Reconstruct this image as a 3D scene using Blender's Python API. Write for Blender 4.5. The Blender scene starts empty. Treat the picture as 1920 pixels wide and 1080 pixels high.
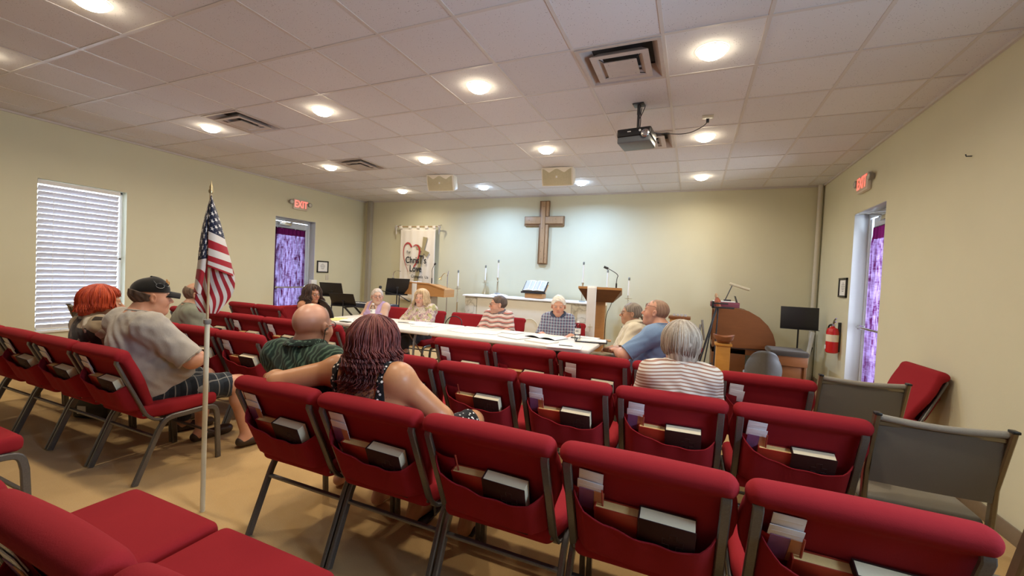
import bpy, bmesh, math, random
import numpy as np
from mathutils import Matrix, Vector, Euler
random.seed(7); rng=np.random.default_rng(7)
SC=bpy.context.scene; COL=SC.collection
PI=math.pi; R=math.radians

# ---------------------------------------------------------------- camera
FPX=786.79; YAW,PITCH,ROLL=-0.4054,0.0248,-0.0471
def cam_axes():
    cy,sy=math.cos(YAW),math.sin(YAW)
    f=np.array([sy*math.cos(PITCH),cy*math.cos(PITCH),-math.sin(PITCH)])
    r=np.array([cy,-sy,0.]); d=np.cross(f,r); c,s=math.cos(ROLL),math.sin(ROLL)
    return c*r+s*d,-s*r+c*d,f
_r,_d,_f=cam_axes()
cam=bpy.data.cameras.new('camera'); co=bpy.data.objects.new('camera',cam); COL.objects.link(co)
cam.sensor_width=36; cam.lens=FPX/1920*36; cam.clip_start=.03
M=Matrix(((_r[0],-_d[0],-_f[0],0),(_r[1],-_d[1],-_f[1],0),(_r[2],-_d[2],-_f[2],1.40),(0,0,0,1)))
co.matrix_world=M; SC.camera=co
# ---------------------------------------------------------------- world + exposure
SC.view_settings.view_transform='Standard'; SC.view_settings.look='None'
SC.view_settings.exposure=0.46; SC.view_settings.gamma=1; SC.view_settings.use_curve_mapping=False
W=bpy.data.worlds.new('World'); SC.world=W; W.use_nodes=True
W.node_tree.nodes['Background'].inputs[0].default_value=(.78,.88,1,1)
W.node_tree.nodes['Background'].inputs[1].default_value=5.5
try:
    SC.cycles.max_bounces=8; SC.cycles.diffuse_bounces=5; SC.cycles.sample_clamp_indirect=6
    SC.cycles.caustics_reflective=False; SC.cycles.caustics_refractive=False
except Exception: pass
ROOM=dict(x0=-7.30,x1=1.78,y0=-6.5,y1=7.85,H=3.04)
LIGHT_W=10.5; WARM=(1,.86,.66); COOL=(.38,.60,1)

def area_lamp(name,loc,rot,size,power,color,spread=180,parent=None,size_y=None):
    l=bpy.data.lights.new(name,'AREA'); l.energy=power; l.color=color; l.spread=R(spread)
    l.size=size
    if size_y: l.shape='RECTANGLE'; l.size_y=size_y
    else: l.shape='DISK'
    o=bpy.data.objects.new(name,l); COL.objects.link(o); o.location=loc; o.rotation_euler=rot
    if parent: o.parent=parent
    return o
# area lamps added at the window and door openings to stand in for daylight
area_lamp('daylight_standin_left_window',(-7.62,2.82,1.4),(0,R(-90),0),1.8,12,(.55,.75,1),size_y=.85)
area_lamp('daylight_standin_right_window',(1.90,1.05,1.70),(0,R(125),0),1.0,55,(.45,.70,1),size_y=.85)  # added uplight at the out-of-view window for the bluish ceiling
area_lamp('daylight_standin_right_door',(2.35,6.1,1.4),(R(0),R(90),R(-14)),1.9,75,(.80,.90,1),size_y=.7)
area_lamp('daylight_standin_left_door',(-7.85,5.99,1.3),(0,R(-90),0),1.9,6,(.70,.84,1),size_y=.7)

# ---------------------------------------------------------------- materials
class G:
    def __init__(s,name):
        s.m=bpy.data.materials.new(name); s.m.use_nodes=True; s.t=s.m.node_tree; s.b=s.t.nodes['Principled BSDF']; s.out=s.t.nodes['Material Output']
    def n(s,k,**kw):
        x=s.t.nodes.new(k)
        for a,v in kw.items(): setattr(x,a,v)
        return x
    def l(s,a,b): s.t.links.new(a,b)
    def put(s,i,v):
        if hasattr(v,'is_linked') or hasattr(v,'links'): s.l(v,i)
        else: i.default_value=v
    def math(s,op,a,b=0.,c=None):
        x=s.n('ShaderNodeMath',operation=op); s.put(x.inputs[0],a); s.put(x.inputs[1],b)
        if c is not None: s.put(x.inputs[2],c)
        return x.outputs[0]
    def mix(s,f,a,b):
        x=s.n('ShaderNodeMix',data_type='RGBA'); s.put(x.inputs[0],f); 
        s.put(x.inputs[6],a if hasattr(a,'links') else (*a,1)[:4]); s.put(x.inputs[7],b if hasattr(b,'links') else (*b,1)[:4])
        return x.outputs[2]
    def coord(s,kind='Object',scale=None):
        x=s.n('ShaderNodeTexCoord').outputs[kind]
        if scale is not None:
            mp=s.n('ShaderNodeMapping'); s.l(x,mp.inputs[0]); mp.inputs['Scale'].default_value=scale; x=mp.outputs[0]
        return x
    def sep(s,v):
        x=s.n('ShaderNodeSeparateXYZ'); s.l(v,x.inputs[0]); return x.outputs
    def noise(s,v,sc,det=3,rough=.55,dist=0):
        x=s.n('ShaderNodeTexNoise'); s.l(v,x.inputs['Vector']); x.inputs['Scale'].default_value=sc; x.inputs['Detail'].default_value=det; x.inputs['Roughness'].default_value=rough; x.inputs['Distortion'].default_value=dist
        return x.outputs['Fac']
    def vor(s,v,sc,feat='F1',out='Distance',rand=1):
        x=s.n('ShaderNodeTexVoronoi',feature=feat); s.l(v,x.inputs['Vector']); x.inputs['Scale'].default_value=sc; x.inputs['Randomness'].default_value=rand
        return x.outputs[out]
    def ramp(s,f,a,b):
        x=s.n('ShaderNodeMapRange'); s.l(f,x.inputs[0]); x.inputs[1].default_value=a; x.inputs[2].default_value=b; return x.outputs[0]
    def bump(s,h,st,dist=.01):
        x=s.n('ShaderNodeBump'); s.l(h,x.inputs['Height']); x.inputs['Strength'].default_value=st; x.inputs['Distance'].default_value=dist; s.l(x.outputs[0],s.b.inputs['Normal'])
    def base(s,v): s.put(s.b.inputs['Base Color'],v if hasattr(v,'links') else (*v,1)[:4])
    def set(s,rough=.6,metal=0,spec=None,sheen=None,trans=None,ior=None,emit=None,es=0,sss=None):
        b=s.b; b.inputs['Roughness'].default_value=rough; b.inputs['Metallic'].default_value=metal
        if spec is not None: b.inputs['Specular IOR Level'].default_value=spec
        if sheen is not None: b.inputs['Sheen Weight'].default_value=sheen
        if trans is not None: b.inputs['Transmission Weight'].default_value=trans
        if ior is not None: b.inputs['IOR'].default_value=ior
        if emit is not None: b.inputs['Emission Color'].default_value=(*emit,1); b.inputs['Emission Strength'].default_value=es
        if sss is not None: b.inputs['Subsurface Weight'].default_value=sss; b.inputs['Subsurface Radius'].default_value=(.012,.004,.002); b.inputs['Subsurface Scale'].default_value=1
        return s
MC={}
def mat(name,col,rough=.6,metal=0,nz=(40,.12),bump=None,**kw):
    if name in MC: return MC[name]
    g=G(name); c=g.coord()
    if nz:
        f=g.noise(c,nz[0]); a=nz[1]
        g.base(g.mix(f,tuple(max(0,x*(1-a)) for x in col),tuple(min(1,x*(1+a)) for x in col)))
    else: g.base(col)
    if bump: g.bump(g.noise(c,bump[0],4),bump[1],bump[2] if len(bump)>2 else .002)
    g.set(rough,metal,**kw); MC[name]=g.m; return g.m
def emis(name,col,st):
    if name in MC: return MC[name]
    g=G(name); g.base((.8,.8,.8)); g.set(.5,emit=col,es=st); MC[name]=g.m; return g.m
def wood(name,a,b,axis=(1,1,8),sc=3,rough=.45):
    if name in MC: return MC[name]
    g=G(name); c=g.coord(scale=axis); f=g.noise(c,sc,6,.6,1.5); f2=g.noise(c,sc*9,3)
    g.base(g.mix(g.math('ADD',g.math('MULTIPLY',f,.8),g.math('MULTIPLY',f2,.2)),a,b)); g.set(rough,spec=.3); g.bump(f2,.1,.001); MC[name]=g.m; return g.m
def fabric(name,col,sheen=.3,amt=.15):
    if name in MC: return MC[name]
    g=G(name); c=g.coord(); f=g.noise(c,260,2); f2=g.noise(c,9,3)
    h=g.math('ADD',g.math('MULTIPLY',f,.6),g.math('MULTIPLY',f2,.4))
    g.base(g.mix(h,tuple(x*(1-amt) for x in col),tuple(min(1,x*(1+amt)) for x in col))); g.set(.92,spec=.15,sheen=sheen); g.bump(f,.25,.0015); MC[name]=g.m; return g.m

# ---------------------------------------------------------------- mesh helpers
class MB:
    def __init__(s): s.v=[]; s.f=[]; s.mi=[]
    def add(s,v,f,mi=0):
        o=len(s.v); s.v+= [tuple(p) for p in v]; s.f+=[tuple(i+o for i in q) for q in f]; s.mi+=[mi]*len(f); return s
    def box(s,a,b,bev=0,rot=None,cen=None,mi=0,seg=2):
        a=Vector(a); b=Vector(b); bm=bmesh.new(); bmesh.ops.create_cube(bm,size=1)
        for v in bm.verts: v.co=Vector(((a[i]+b[i])/2+v.co[i]*(b[i]-a[i]) for i in range(3)))
        if bev>0: bmesh.ops.bevel(bm,geom=list(bm.edges),offset=bev,segments=seg,profile=.5,affect='EDGES')
        if rot is not None:
            c=Vector(cen if cen is not None else (a+b)/2); m=Euler(rot).to_matrix()
            for v in bm.verts: v.co=m@(v.co-c)+c
        bm.verts.index_update(); s.add([v.co[:] for v in bm.verts],[[v.index for v in f.verts] for f in bm.faces],mi); bm.free(); return s
    def tube(s,path,r,n=8,cap=True,closed=False,mi=0,flat=None,up=None,radii=None):
        P=[Vector(p) for p in path]; N=len(P); rings=[]; prev=None
        for i,p in enumerate(P):
            if closed: t=(P[(i+1)%N]-P[i-1])
            else: t=(P[min(i+1,N-1)]-P[max(i-1,0)])
            t=t.normalized() if t.length>1e-9 else Vector((0,0,1))
            if up is not None: x=Vector(up).cross(t)
            elif prev is None: x=t.orthogonal()
            else: x=prev-t*prev.dot(t)
            if x.length<1e-6: x=t.orthogonal()
            x.normalize(); y=t.cross(x); prev=x
            rr=radii[i] if radii else r
            if flat: # rounded rectangle section: flat=(w along x, h along y)
                w,h=flat[0]/2,flat[1]/2; q=min(w,h)*.45
                pts=[(w,h-q),(w-q,h),(-w+q,h),(-w,h-q),(-w,-h+q),(-w+q,-h),(w-q,-h),(w,-h+q)]
                rings.append([p+x*a+y*b for a,b in pts]); 
            else: rings.append([p+x*(rr*math.cos(2*PI*k/n))+y*(rr*math.sin(2*PI*k/n)) for k in range(n)])
        m=len(rings[0]); V=[c for q in rings for c in q]; F=[]
        for i in range(N if closed else N-1):
            j=(i+1)%N
            for k in range(m): F.append((i*m+k,i*m+(k+1)%m,j*m+(k+1)%m,j*m+k))
        if cap and not closed: F.append(tuple(range(m))[::-1]); F.append(tuple((N-1)*m+k for k in range(m)))
        return s.add(V,F,mi)
    def lathe(s,prof,cen=(0,0,0),n=24,mi=0,rot=None,cap=True):
        V=[];F=[]; m=Euler(rot).to_matrix() if rot else None; c=Vector(cen)
        for r,z in prof:
            for k in range(n):
                p=Vector((r*math.cos(2*PI*k/n),r*math.sin(2*PI*k/n),z)); V.append((m@p if m else p)+c)
        for i in range(len(prof)-1):
            for k in range(n): F.append((i*n+k,i*n+(k+1)%n,(i+1)*n+(k+1)%n,(i+1)*n+k))
        if cap: F.append(tuple(range(n))[::-1]); F.append(tuple((len(prof)-1)*n+k for k in range(n)))
        return s.add(V,F,mi)
    def prism(s,pts,d,mi=0):
        # pts: list of 3D points (planar polygon), d: extrusion vector
        P=[Vector(p) for p in pts]; d=Vector(d); n=len(P)
        V=P+[p+d for p in P]; F=[tuple(range(n))[::-1],tuple(range(n,2*n))]+[(i,(i+1)%n,n+(i+1)%n,n+i) for i in range(n)]
        return s.add(V,F,mi)
    def grid(s,fn,nu,nv,mi=0,closed=False):
        V=[fn(i/(nu-1) if not closed else i/nu,j/(nv-1)) for j in range(nv) for i in range(nu)]; F=[]
        for j in range(nv-1):
            for i in range(nu if closed else nu-1):
                F.append((j*nu+i,j*nu+(i+1)%nu,(j+1)*nu+(i+1)%nu,(j+1)*nu+i))
        return s.add(V,F,mi)
    def mesh(s,name,mats=(),smooth=True,angle=40):
        me=bpy.data.meshes.new(name); me.from_pydata(s.v,[],s.f); 
        for m in mats: me.materials.append(m)
        if any(s.mi): me.polygons.foreach_set('material_index',s.mi)
        fix(me,smooth,angle); return me
def fix(me,smooth=True,angle=40):
    bm=bmesh.new(); bm.from_mesh(me); bmesh.ops.recalc_face_normals(bm,faces=bm.faces); bm.to_mesh(me); bm.free()
    if smooth:
        me.polygons.foreach_set('use_smooth',[True]*len(me.polygons))
        try: me.set_sharp_from_angle(angle=R(angle))
        except Exception: pass
    me.update()
def link(name,me,parent=None,loc=None,rot=None):
    o=bpy.data.objects.new(name,me); COL.objects.link(o)
    if parent is not None: o.parent=parent
    if loc is not None: o.location=loc
    if rot is not None: o.rotation_euler=rot
    return o
def obj(name,mb,m,parent=None,loc=None,rot=None,smooth=True,angle=40,label=None):
    o=link(name,mb.mesh(name,m if isinstance(m,(list,tuple)) else [m],smooth,angle),parent,loc,rot)
    if label: o['label']=label
    return o
def tag(o,label,cat,group=None):
    o['label']=label; o['category']=cat
    if group: o['group']=group
    return o
def thing(name,label,cat,loc=(0,0,0),rot=(0,0,0),group=None):
    o=bpy.data.objects.new(name,None); COL.objects.link(o); o.location=loc
    o.rotation_euler=rot if isinstance(rot,(tuple,list)) else (0,0,rot); o.empty_display_size=.1
    return tag(o,label,cat,group)
def struct(name,mb,m,parent=None,**k):
    o=obj(name,mb,m,parent,**k)
    if parent is None: o['kind']='structure'
    return o
def dup(root,loc,rot,label,group=None):
    r=root.copy(); COL.objects.link(r); r.location=loc; r.rotation_euler=rot if isinstance(rot,(tuple,list)) else (0,0,rot); r['label']=label
    if group: r['group']=group
    for ch in list(root.children):
        c=ch.copy(); COL.objects.link(c); c.parent=r
        for gch in ch.children:
            d=gch.copy(); COL.objects.link(d); d.parent=c
    return r
def text_mesh(s,size,ext=.001,bold=0,spacing=1,sx=1):
    c=bpy.data.curves.new('t','FONT'); c.body=s; c.size=size; c.extrude=ext; c.offset=bold; c.align_x='CENTER'; c.align_y='CENTER'; c.space_character=spacing
    o=bpy.data.objects.new('t',c); COL.objects.link(o); dg=bpy.context.evaluated_depsgraph_get(); dg.update()
    me=bpy.data.meshes.new_from_object(o.evaluated_get(dg)); bpy.data.objects.remove(o); bpy.data.curves.remove(c)
    if sx!=1:
        for v in me.vertices: v.co.x*=sx
    me.materials.clear(); return me
def text(name,s,size,m,parent,loc,rot,bold=0,sx=1,ext=.001):
    me=text_mesh(s,size,ext,bold,sx=sx); me.materials.append(m); return link(name,me,parent,loc,rot)
def arc(c,r,a0,a1,n,ax=0):
    # arc in the yz plane
    return [(ax,c[0]+r*math.cos(a0+(a1-a0)*i/n),c[1]+r*math.sin(a0+(a1-a0)*i/n)) for i in range(n+1)]
def smooth_path(P,it=2):
    P=[Vector(p) for p in P]
    for _ in range(it):
        Q=[P[0]]
        for a,b in zip(P[:-1],P[1:]): Q+= [a*.75+b*.25,a*.25+b*.75]
        Q.append(P[-1]); P=Q
    return P

# ---------------------------------------------------------------- signed distance surfaces
def smin(a,b,k):
    if k<=0: return np.minimum(a,b)
    h=np.maximum(k-np.abs(a-b),0)/k
    return np.minimum(a,b)-h*h*k*.25
def Cn(a,b,ra,rb,k=.02): return ('c',np.array(a,float),np.array(b,float),ra,rb,k)
def El(c,r,k=.02,rot=None,neg=False): return ('e',np.array(c,float),np.array(r,float),None if rot is None else np.array(Euler(rot).to_matrix()),k,neg)
def prim_eval(pr,X,Y,Z):
    if pr[0]=='c':
        _,a,b,ra,rb,k=pr; d=b-a; L=max(d@d,1e-12)
        t=np.clip(((X-a[0])*d[0]+(Y-a[1])*d[1]+(Z-a[2])*d[2])/L,0,1)
        return np.sqrt((X-a[0]-t*d[0])**2+(Y-a[1]-t*d[1])**2+(Z-a[2]-t*d[2])**2)-(ra+(rb-ra)*t)
    _,c,r,m,k,neg=pr; x,y,z=X-c[0],Y-c[1],Z-c[2]
    if m is not None:
        x,y,z=(m[0,0]*x+m[1,0]*y+m[2,0]*z),(m[0,1]*x+m[1,1]*y+m[2,1]*z),(m[0,2]*x+m[1,2]*y+m[2,2]*z)
    k0=np.sqrt((x/r[0])**2+(y/r[1])**2+(z/r[2])**2); k1=np.sqrt((x/r[0]**2)**2+(y/r[1]**2)**2+(z/r[2]**2)**2)
    return k0*(k0-1)/np.maximum(k1,1e-9)
def prim_box(pr,infl=0):
    if pr[0]=='c':
        m=max(pr[3],pr[4])+infl; return np.minimum(pr[1],pr[2])-m,np.maximum(pr[1],pr[2])+m
    m=(pr[2] if pr[3] is None else np.full(3,pr[2].max()))+infl; return pr[1]-m,pr[1]+m
def sdf_grid(prims,lo,hi,h,infl=0,big=.05):
    n=np.ceil((np.array(hi)-lo)/h).astype(int)+1
    F=np.full(n,big,np.float32); ax=[lo[i]+h*np.arange(n[i]) for i in range(3)]
    for pr in prims:
        neg=pr[0]=='e' and pr[5]; kk=pr[5] if pr[0]=='c' else pr[4]
        a,b=prim_box(pr,infl+kk+big*.6 if not neg else kk+.01)
        i0=np.maximum(np.floor((a-lo)/h).astype(int),0); i1=np.minimum(np.ceil((b-lo)/h).astype(int)+1,n)
        if (i1<=i0).any(): continue
        sl=tuple(slice(i0[i],i1[i]) for i in range(3))
        X,Y,Z=np.meshgrid(*[ax[i][sl[i]] for i in range(3)],indexing='ij',sparse=True)
        d=prim_eval(pr,X,Y,Z).astype(np.float32)
        if neg: F[sl]=-smin(-F[sl],d,kk)
        else: F[sl]=smin(F[sl],d-infl,kk)
    return F,ax
def nets(F,lo,h):
    s=F<0; nx,ny,nz=F.shape
    allc=np.ones((nx-1,ny-1,nz-1),bool); anyc=np.zeros_like(allc)
    for dx in (0,1):
        for dy in (0,1):
            for dz in (0,1):
                q=s[dx:nx-1+dx,dy:ny-1+dy,dz:nz-1+dz]; allc&=q; anyc|=q
    m=anyc&~allc; I=np.argwhere(m); idx=-np.ones(m.shape,np.int64); idx[m]=np.arange(len(I))
    P=np.zeros((len(I),3)); C=np.zeros(len(I)); cor=[(a,b,c) for a in (0,1) for b in (0,1) for c in (0,1)]
    for a in cor:
        for ax_ in range(3):
            if a[ax_]: continue
            b=list(a); b[ax_]=1
            f0=F[I[:,0]+a[0],I[:,1]+a[1],I[:,2]+a[2]]; f1=F[I[:,0]+b[0],I[:,1]+b[1],I[:,2]+b[2]]
            mk=(f0<0)!=(f1<0); t=np.where(mk,f0/np.where(mk,f0-f1,1),0)
            p=np.tile(np.array(a,float),(len(I),1)); p[:,ax_]+=t; P[mk]+=p[mk]; C+=mk
    P=P/np.maximum(C,1)[:,None]+I
    V=np.array(lo)+h*P; Q=[]
    for ax_ in range(3):
        o=[i for i in range(3) if i!=ax_]
        s0=[slice(None)]*3; s1=[slice(None)]*3; s0[ax_]=slice(0,-1); s1[ax_]=slice(1,None)
        for k in o: s0[k]=slice(1,-1); s1[k]=slice(1,-1)
        A=s[tuple(s0)]; B=s[tuple(s1)]; E=np.argwhere(A!=B)
        if not len(E): continue
        inside=A[tuple(E.T)]; off=np.zeros(3,int); off[o[0]]=1; off[o[1]]=1; E=E+off
        def cell(du,dv):
            e=E.copy(); e[:,o[0]]+=du; e[:,o[1]]+=dv; return idx[tuple(e.T)]
        q=np.stack([cell(-1,-1),cell(0,-1),cell(0,0),cell(-1,0)],1)
        fl=inside if ax_!=1 else ~inside
        q[~fl]=q[~fl][:,::-1]; Q.append(q)
    Q=np.concatenate(Q) if Q else np.zeros((0,4),int)
    Q=Q[(Q>=0).all(1)]
    return V,Q
def arr_mesh(name,V,Q,mats,col=None):
    me=bpy.data.meshes.new(name); me.vertices.add(len(V)); me.vertices.foreach_set('co',np.asarray(V,np.float32).ravel())
    me.loops.add(len(Q)*4); me.loops.foreach_set('vertex_index',np.asarray(Q,np.int32).ravel())
    me.polygons.add(len(Q)); me.polygons.foreach_set('loop_start',np.arange(0,len(Q)*4,4,dtype=np.int32))
    me.polygons.foreach_set('use_smooth',[True]*len(Q))
    for m in mats: me.materials.append(m)
    if col is not None:
        a=me.color_attributes.new('Col','FLOAT_COLOR','POINT'); c=np.ones((len(V),4),np.float32); c[:,:3]=col; a.data.foreach_set('color',c.ravel())
    me.update(calc_edges=True); me.validate(); return me
def relax(V,Q,it=1,f=.5):
    for _ in range(it):
        S=np.zeros_like(V); N=np.zeros(len(V))
        for a in range(4):
            for b in ((a+1)%4,(a+3)%4): np.add.at(S,Q[:,a],V[Q[:,b]]); np.add.at(N,Q[:,a],1)
        V=V*(1-f)+f*S/np.maximum(N,1)[:,None]
    return V
# ================================================================ ROOM
x0,x1,y0,y1,H=ROOM['x0'],ROOM['x1'],ROOM['y0'],ROOM['y1'],ROOM['H']
WT=.16
def m_wall():
    g=G('painted_wall'); c=g.coord(); f=g.noise(c,2.2,3); f2=g.noise(c,120,3)
    g.base(g.mix(f,(.61,.585,.42),(.66,.635,.46))); g.set(.62,spec=.25); g.bump(f2,.22,.002); return g.m
MWALL=m_wall()
def wall_x(name,xa,xb,ya,yb,holes):
    mb=MB(); ys=sorted({ya,yb,*[h[0] for h in holes],*[h[1] for h in holes]})
    for a,b in zip(ys[:-1],ys[1:]):
        hs=[h for h in holes if h[0]<=a and h[1]>=b]
        if not hs: mb.box((xa,a,0),(xb,b,H+.1)); continue
        h=hs[0]
        if h[2]>0: mb.box((xa,a,0),(xb,b,h[2]))
        mb.box((xa,a,h[3]),(xb,b,H+.1))
    return struct(name,mb,MWALL,smooth=False)
wall_x('wall_left',x0-WT,x0,y0,y1,[(2.39,3.26,.47,2.33),(5.53,6.45,0,2.36)])
wall_x('wall_right',x1,x1+WT,y0,y1,[(.6,1.5,1.15,2.3),(5.47,6.39,0,2.37)])
struct('wall_back',MB().box((x0-WT,y1,0),(x1+WT,y1+WT,H+.1)),MWALL,smooth=False)
struct('wall_rear',MB().box((x0-WT,y0-WT,0),(x1+WT,y0,H+.1)),MWALL,smooth=False)
g=G('carpet'); c=g.coord(); f=g.noise(c,170,3,.7); f2=g.noise(c,1.3,4); f3=g.noise(c,18,3)
h_=g.math('ADD',g.math('MULTIPLY',f,.55),g.math('ADD',g.math('MULTIPLY',f2,.3),g.math('MULTIPLY',f3,.15)))
g.base(g.mix(h_,(.40,.25,.095),(.64,.43,.19))); g.set(.97,spec=.08,sheen=.2); g.bump(f,.5,.004); MCARPET=g.m
struct('floor',MB().box((x0-WT,y0-WT,-.1),(x1+WT,y1+WT,0)),MCARPET,smooth=False)
# ceiling of mineral tiles in a T-bar grid
g=G('ceiling_tile'); c=g.coord(); sp=g.vor(c,62,'F1'); nz=g.noise(c,14,3); pit=g.math('LESS_THAN',g.math('ADD',sp,g.math('MULTIPLY',nz,.34)),.30)
sx,sy,sz=g.sep(c)
cid=g.n('ShaderNodeCombineXYZ'); g.l(g.math('FLOOR',g.math('DIVIDE',g.math('ADD',sx,1.486),.61)),cid.inputs[0]); g.l(g.math('FLOOR',g.math('DIVIDE',g.math('SUBTRACT',sy,2.318),.61)),cid.inputs[1])
wn=g.n('ShaderNodeTexWhiteNoise',noise_dimensions='2D'); g.l(cid.outputs[0],wn.inputs['Vector'])
tone=g.mix(wn.outputs['Value'],(.65,.64,.65),(.71,.70,.71))
g.base(g.mix(pit,tone,(.32,.30,.30))); g.set(.9,spec=.1); g.bump(g.math('ADD',g.noise(c,90,3),g.math('MULTIPLY',pit,-1.)),.35,.002); MTILE=g.m
holes=[]
VENTS=[(-.571,3.233),(-4.841,3.233),(-4.841,5.063),(-.571,5.063)]
mb=MB(); xs=sorted({x0-WT,x1+WT,*[v[0]+s*.29 for v in VENTS for s in (-1,1)]}); ys=sorted({y0-WT,y1+WT,*[v[1]+s*.29 for v in VENTS for s in (-1,1)]})
for a,b in zip(xs[:-1],xs[1:]):
    for c_,d_ in zip(ys[:-1],ys[1:]):
        if not any(abs((a+b)/2-v[0])<.2 and abs((c_+d_)/2-v[1])<.2 for v in VENTS): mb.box((a,c_,H+.003),(b,d_,H+.1))
mb.box((x0-WT,y0-WT,H+.1),(x1+WT,y1+WT,H+.13))  # unseen slab over the tiles, added to stop light leaking in at the vents
ceil=struct('ceiling',mb,MTILE,smooth=False)
MBAR=mat('grid_bar',(.60,.56,.53),.45,nz=None)
mb=MB(); w=.012
k=-12
for k in range(-14,8):
    X=-1.486+.61*k
    if x0<X<x1: mb.box((X-w,y0,H-.0012),(X+w,y1,H+.005))
for k in range(-15,12):
    Y=2.318+.61*k
    if y0<Y<y1: mb.box((x0,Y-w,H-.0016),(x1,Y+w,H+.005))
mb.box((x0,y0,H-.02),(x0+.022,y1,H+.008)); mb.box((x1-.022,y0,H-.02),(x1,y1,H+.008)); mb.box((x0,y1-.022,H-.02),(x1,y1,H+.008))
gb=obj('ceiling_grid',mb,MBAR,ceil,smooth=False)
# corner trims and baseboards
MTRIM=mat('cream_trim',(.56,.52,.42),.5,nz=(8,.05)); MDTRIM=mat('darker_trim',(.36,.33,.27),.5,nz=(8,.05))  # left corner column gets a darker beige
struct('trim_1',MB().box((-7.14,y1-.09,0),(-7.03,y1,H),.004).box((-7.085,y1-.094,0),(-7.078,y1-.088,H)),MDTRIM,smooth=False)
struct('trim_2',MB().tube([(x1-.05,y1-.06,0),(x1-.05,y1-.06,H)],.035,n=14),MTRIM)
MBASE=mat('baseboard_vinyl',(.20,.15,.10),.5)
struct('baseboard_back',MB().box((x0,y1-.012,0),(x1,y1,.10),.003),MBASE)
struct('baseboard_left',MB().box((x0,y0,0),(x0+.012,5.53,.10),.003).box((x0,6.45,0),(x0+.012,y1,.10),.003),MBASE)
struct('baseboard_right',MB().box((x1-.012,y0,0),(x1,5.47,.10),.003).box((x1-.012,6.39,0),(x1,y1,.10),.003),MBASE)

# ---------------------------------------------------------------- window with blinds
MWHITE=mat('white_paint',(.78,.78,.76),.45,nz=None)
MALU=mat('pale_aluminium',(.62,.66,.70),.4,metal=.2,nz=None)
def glass(name='clear_glass',tint=(1,1,1)):
    if name in MC: return MC[name]
    g=G(name); g.t.nodes.remove(g.b)
    tr=g.n('ShaderNodeBsdfTransparent'); tr.inputs[0].default_value=(*tint,1); gl=g.n('ShaderNodeBsdfGlossy'); gl.inputs['Roughness'].default_value=.03
    fr=g.n('ShaderNodeFresnel'); fr.inputs[0].default_value=1.35
    mx=g.n('ShaderNodeMixShader'); g.l(fr.outputs[0],mx.inputs[0]); g.l(tr.outputs[0],mx.inputs[1]); g.l(gl.outputs[0],mx.inputs[2]); g.l(mx.outputs[0],g.out.inputs[0])
    MC[name]=g.m; return g.m
MGLASS=glass()
def translucent(name,col,tcol,f=.5,bump=None):
    if name in MC: return MC[name]
    g=G(name); g.base(col); g.set(.6,spec=.2)
    tr=g.n('ShaderNodeBsdfTranslucent'); tr.inputs[0].default_value=(*tcol,1); mx=g.n('ShaderNodeMixShader'); mx.inputs[0].default_value=f
    g.l(g.b.outputs[0],mx.inputs[1]); g.l(tr.outputs[0],mx.inputs[2]); g.l(mx.outputs[0],g.out.inputs[0]); MC[name]=g.m; return g.m
def window_x(name,X,out,ya,yb,za,zb):
    s=out; o=bpy.data.objects.new(name,None); COL.objects.link(o); o['kind']='structure'
    f=MB(); xo=X+s*WT
    for a,b in (((ya,za),(ya+.03,zb)),((yb-.03,za),(yb,zb)),((ya,za),(yb,za+.03)),((ya,zb-.03),(yb,zb)),((ya,(za+zb)/2-.015),(yb,(za+zb)/2+.015))):
        f.box((min(xo-s*.05,xo),a[0],a[1]),(max(xo-s*.05,xo),b[0],b[1]),.004)
    obj('window_frame',f,MWHITE,o)
    obj('pane',MB().box((xo-s*.028,ya,za),(xo-s*.022,yb,zb)),MGLASS,o)
    obj('window_sill',MB().box((min(X-s*.02,xo),ya-.0,za-.02),(max(X-s*.02,xo),yb+.0,za+.004),.003),MWHITE,o)
    return o
window_x('window_1',x0,-1,2.39,3.26,.47,2.33)
window_x('window_2',x1,1,.6,1.5,1.15,2.3)
MSLAT=translucent('blind_slat',(.70,.70,.75),(.5,.52,.60),.09)
bl=thing('window_blind','white horizontal slat blind closed over the bright window on the left wall','blind',(x0-.04,2.82,.47))
bl_y0,bl_y1=-.415,.365
mb=MB(); n=26
for i in range(n):
    z=.05+i*(1.77/n)
    a=R(66); hw=.033
    c_,s_=math.cos(a)*hw,math.sin(a)*hw
    pts=[(-c_,-s_),(-c_*.3-.004,-s_*.35),(c_*.3-.004,s_*.35),(c_,s_)]
    V=[];F=[]
    for y in (bl_y0,bl_y1):
        for px,pz in pts: V.append((px,y,z+pz))
        for px,pz in pts[::-1]: V.append((px+.0025,y,z+pz+.001))
    F=[(j,(j+1)%8,8+(j+1)%8,8+j) for j in range(8)]+[tuple(range(8))[::-1],tuple(range(8,16))]
    mb.add(V,F)
o_=obj('slat',mb,MSLAT,bl,angle=60); 
obj('head_rail',MB().box((-.03,bl_y0-.01,1.80),(.03,bl_y1+.01,1.85),.005),MWHITE,bl)
obj('bottom_rail',MB().box((-.025,bl_y0,.012),(.025,bl_y1,.034),.005),MWHITE,bl)
mb=MB()
for y in (-.28,.02,.25): mb.box((.018,y-.002,.03),(.0195,y+.002,1.8))
obj('ladder_cord',mb,MWHITE,bl)
b2=thing('window_blind','white blind raised high in the window beside the camera','blind',(x1+.05,1.05,2.2))
obj('head_rail',MB().box((-.03,-.43,0),(.03,.43,.08),.006),MWHITE,b2)

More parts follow.
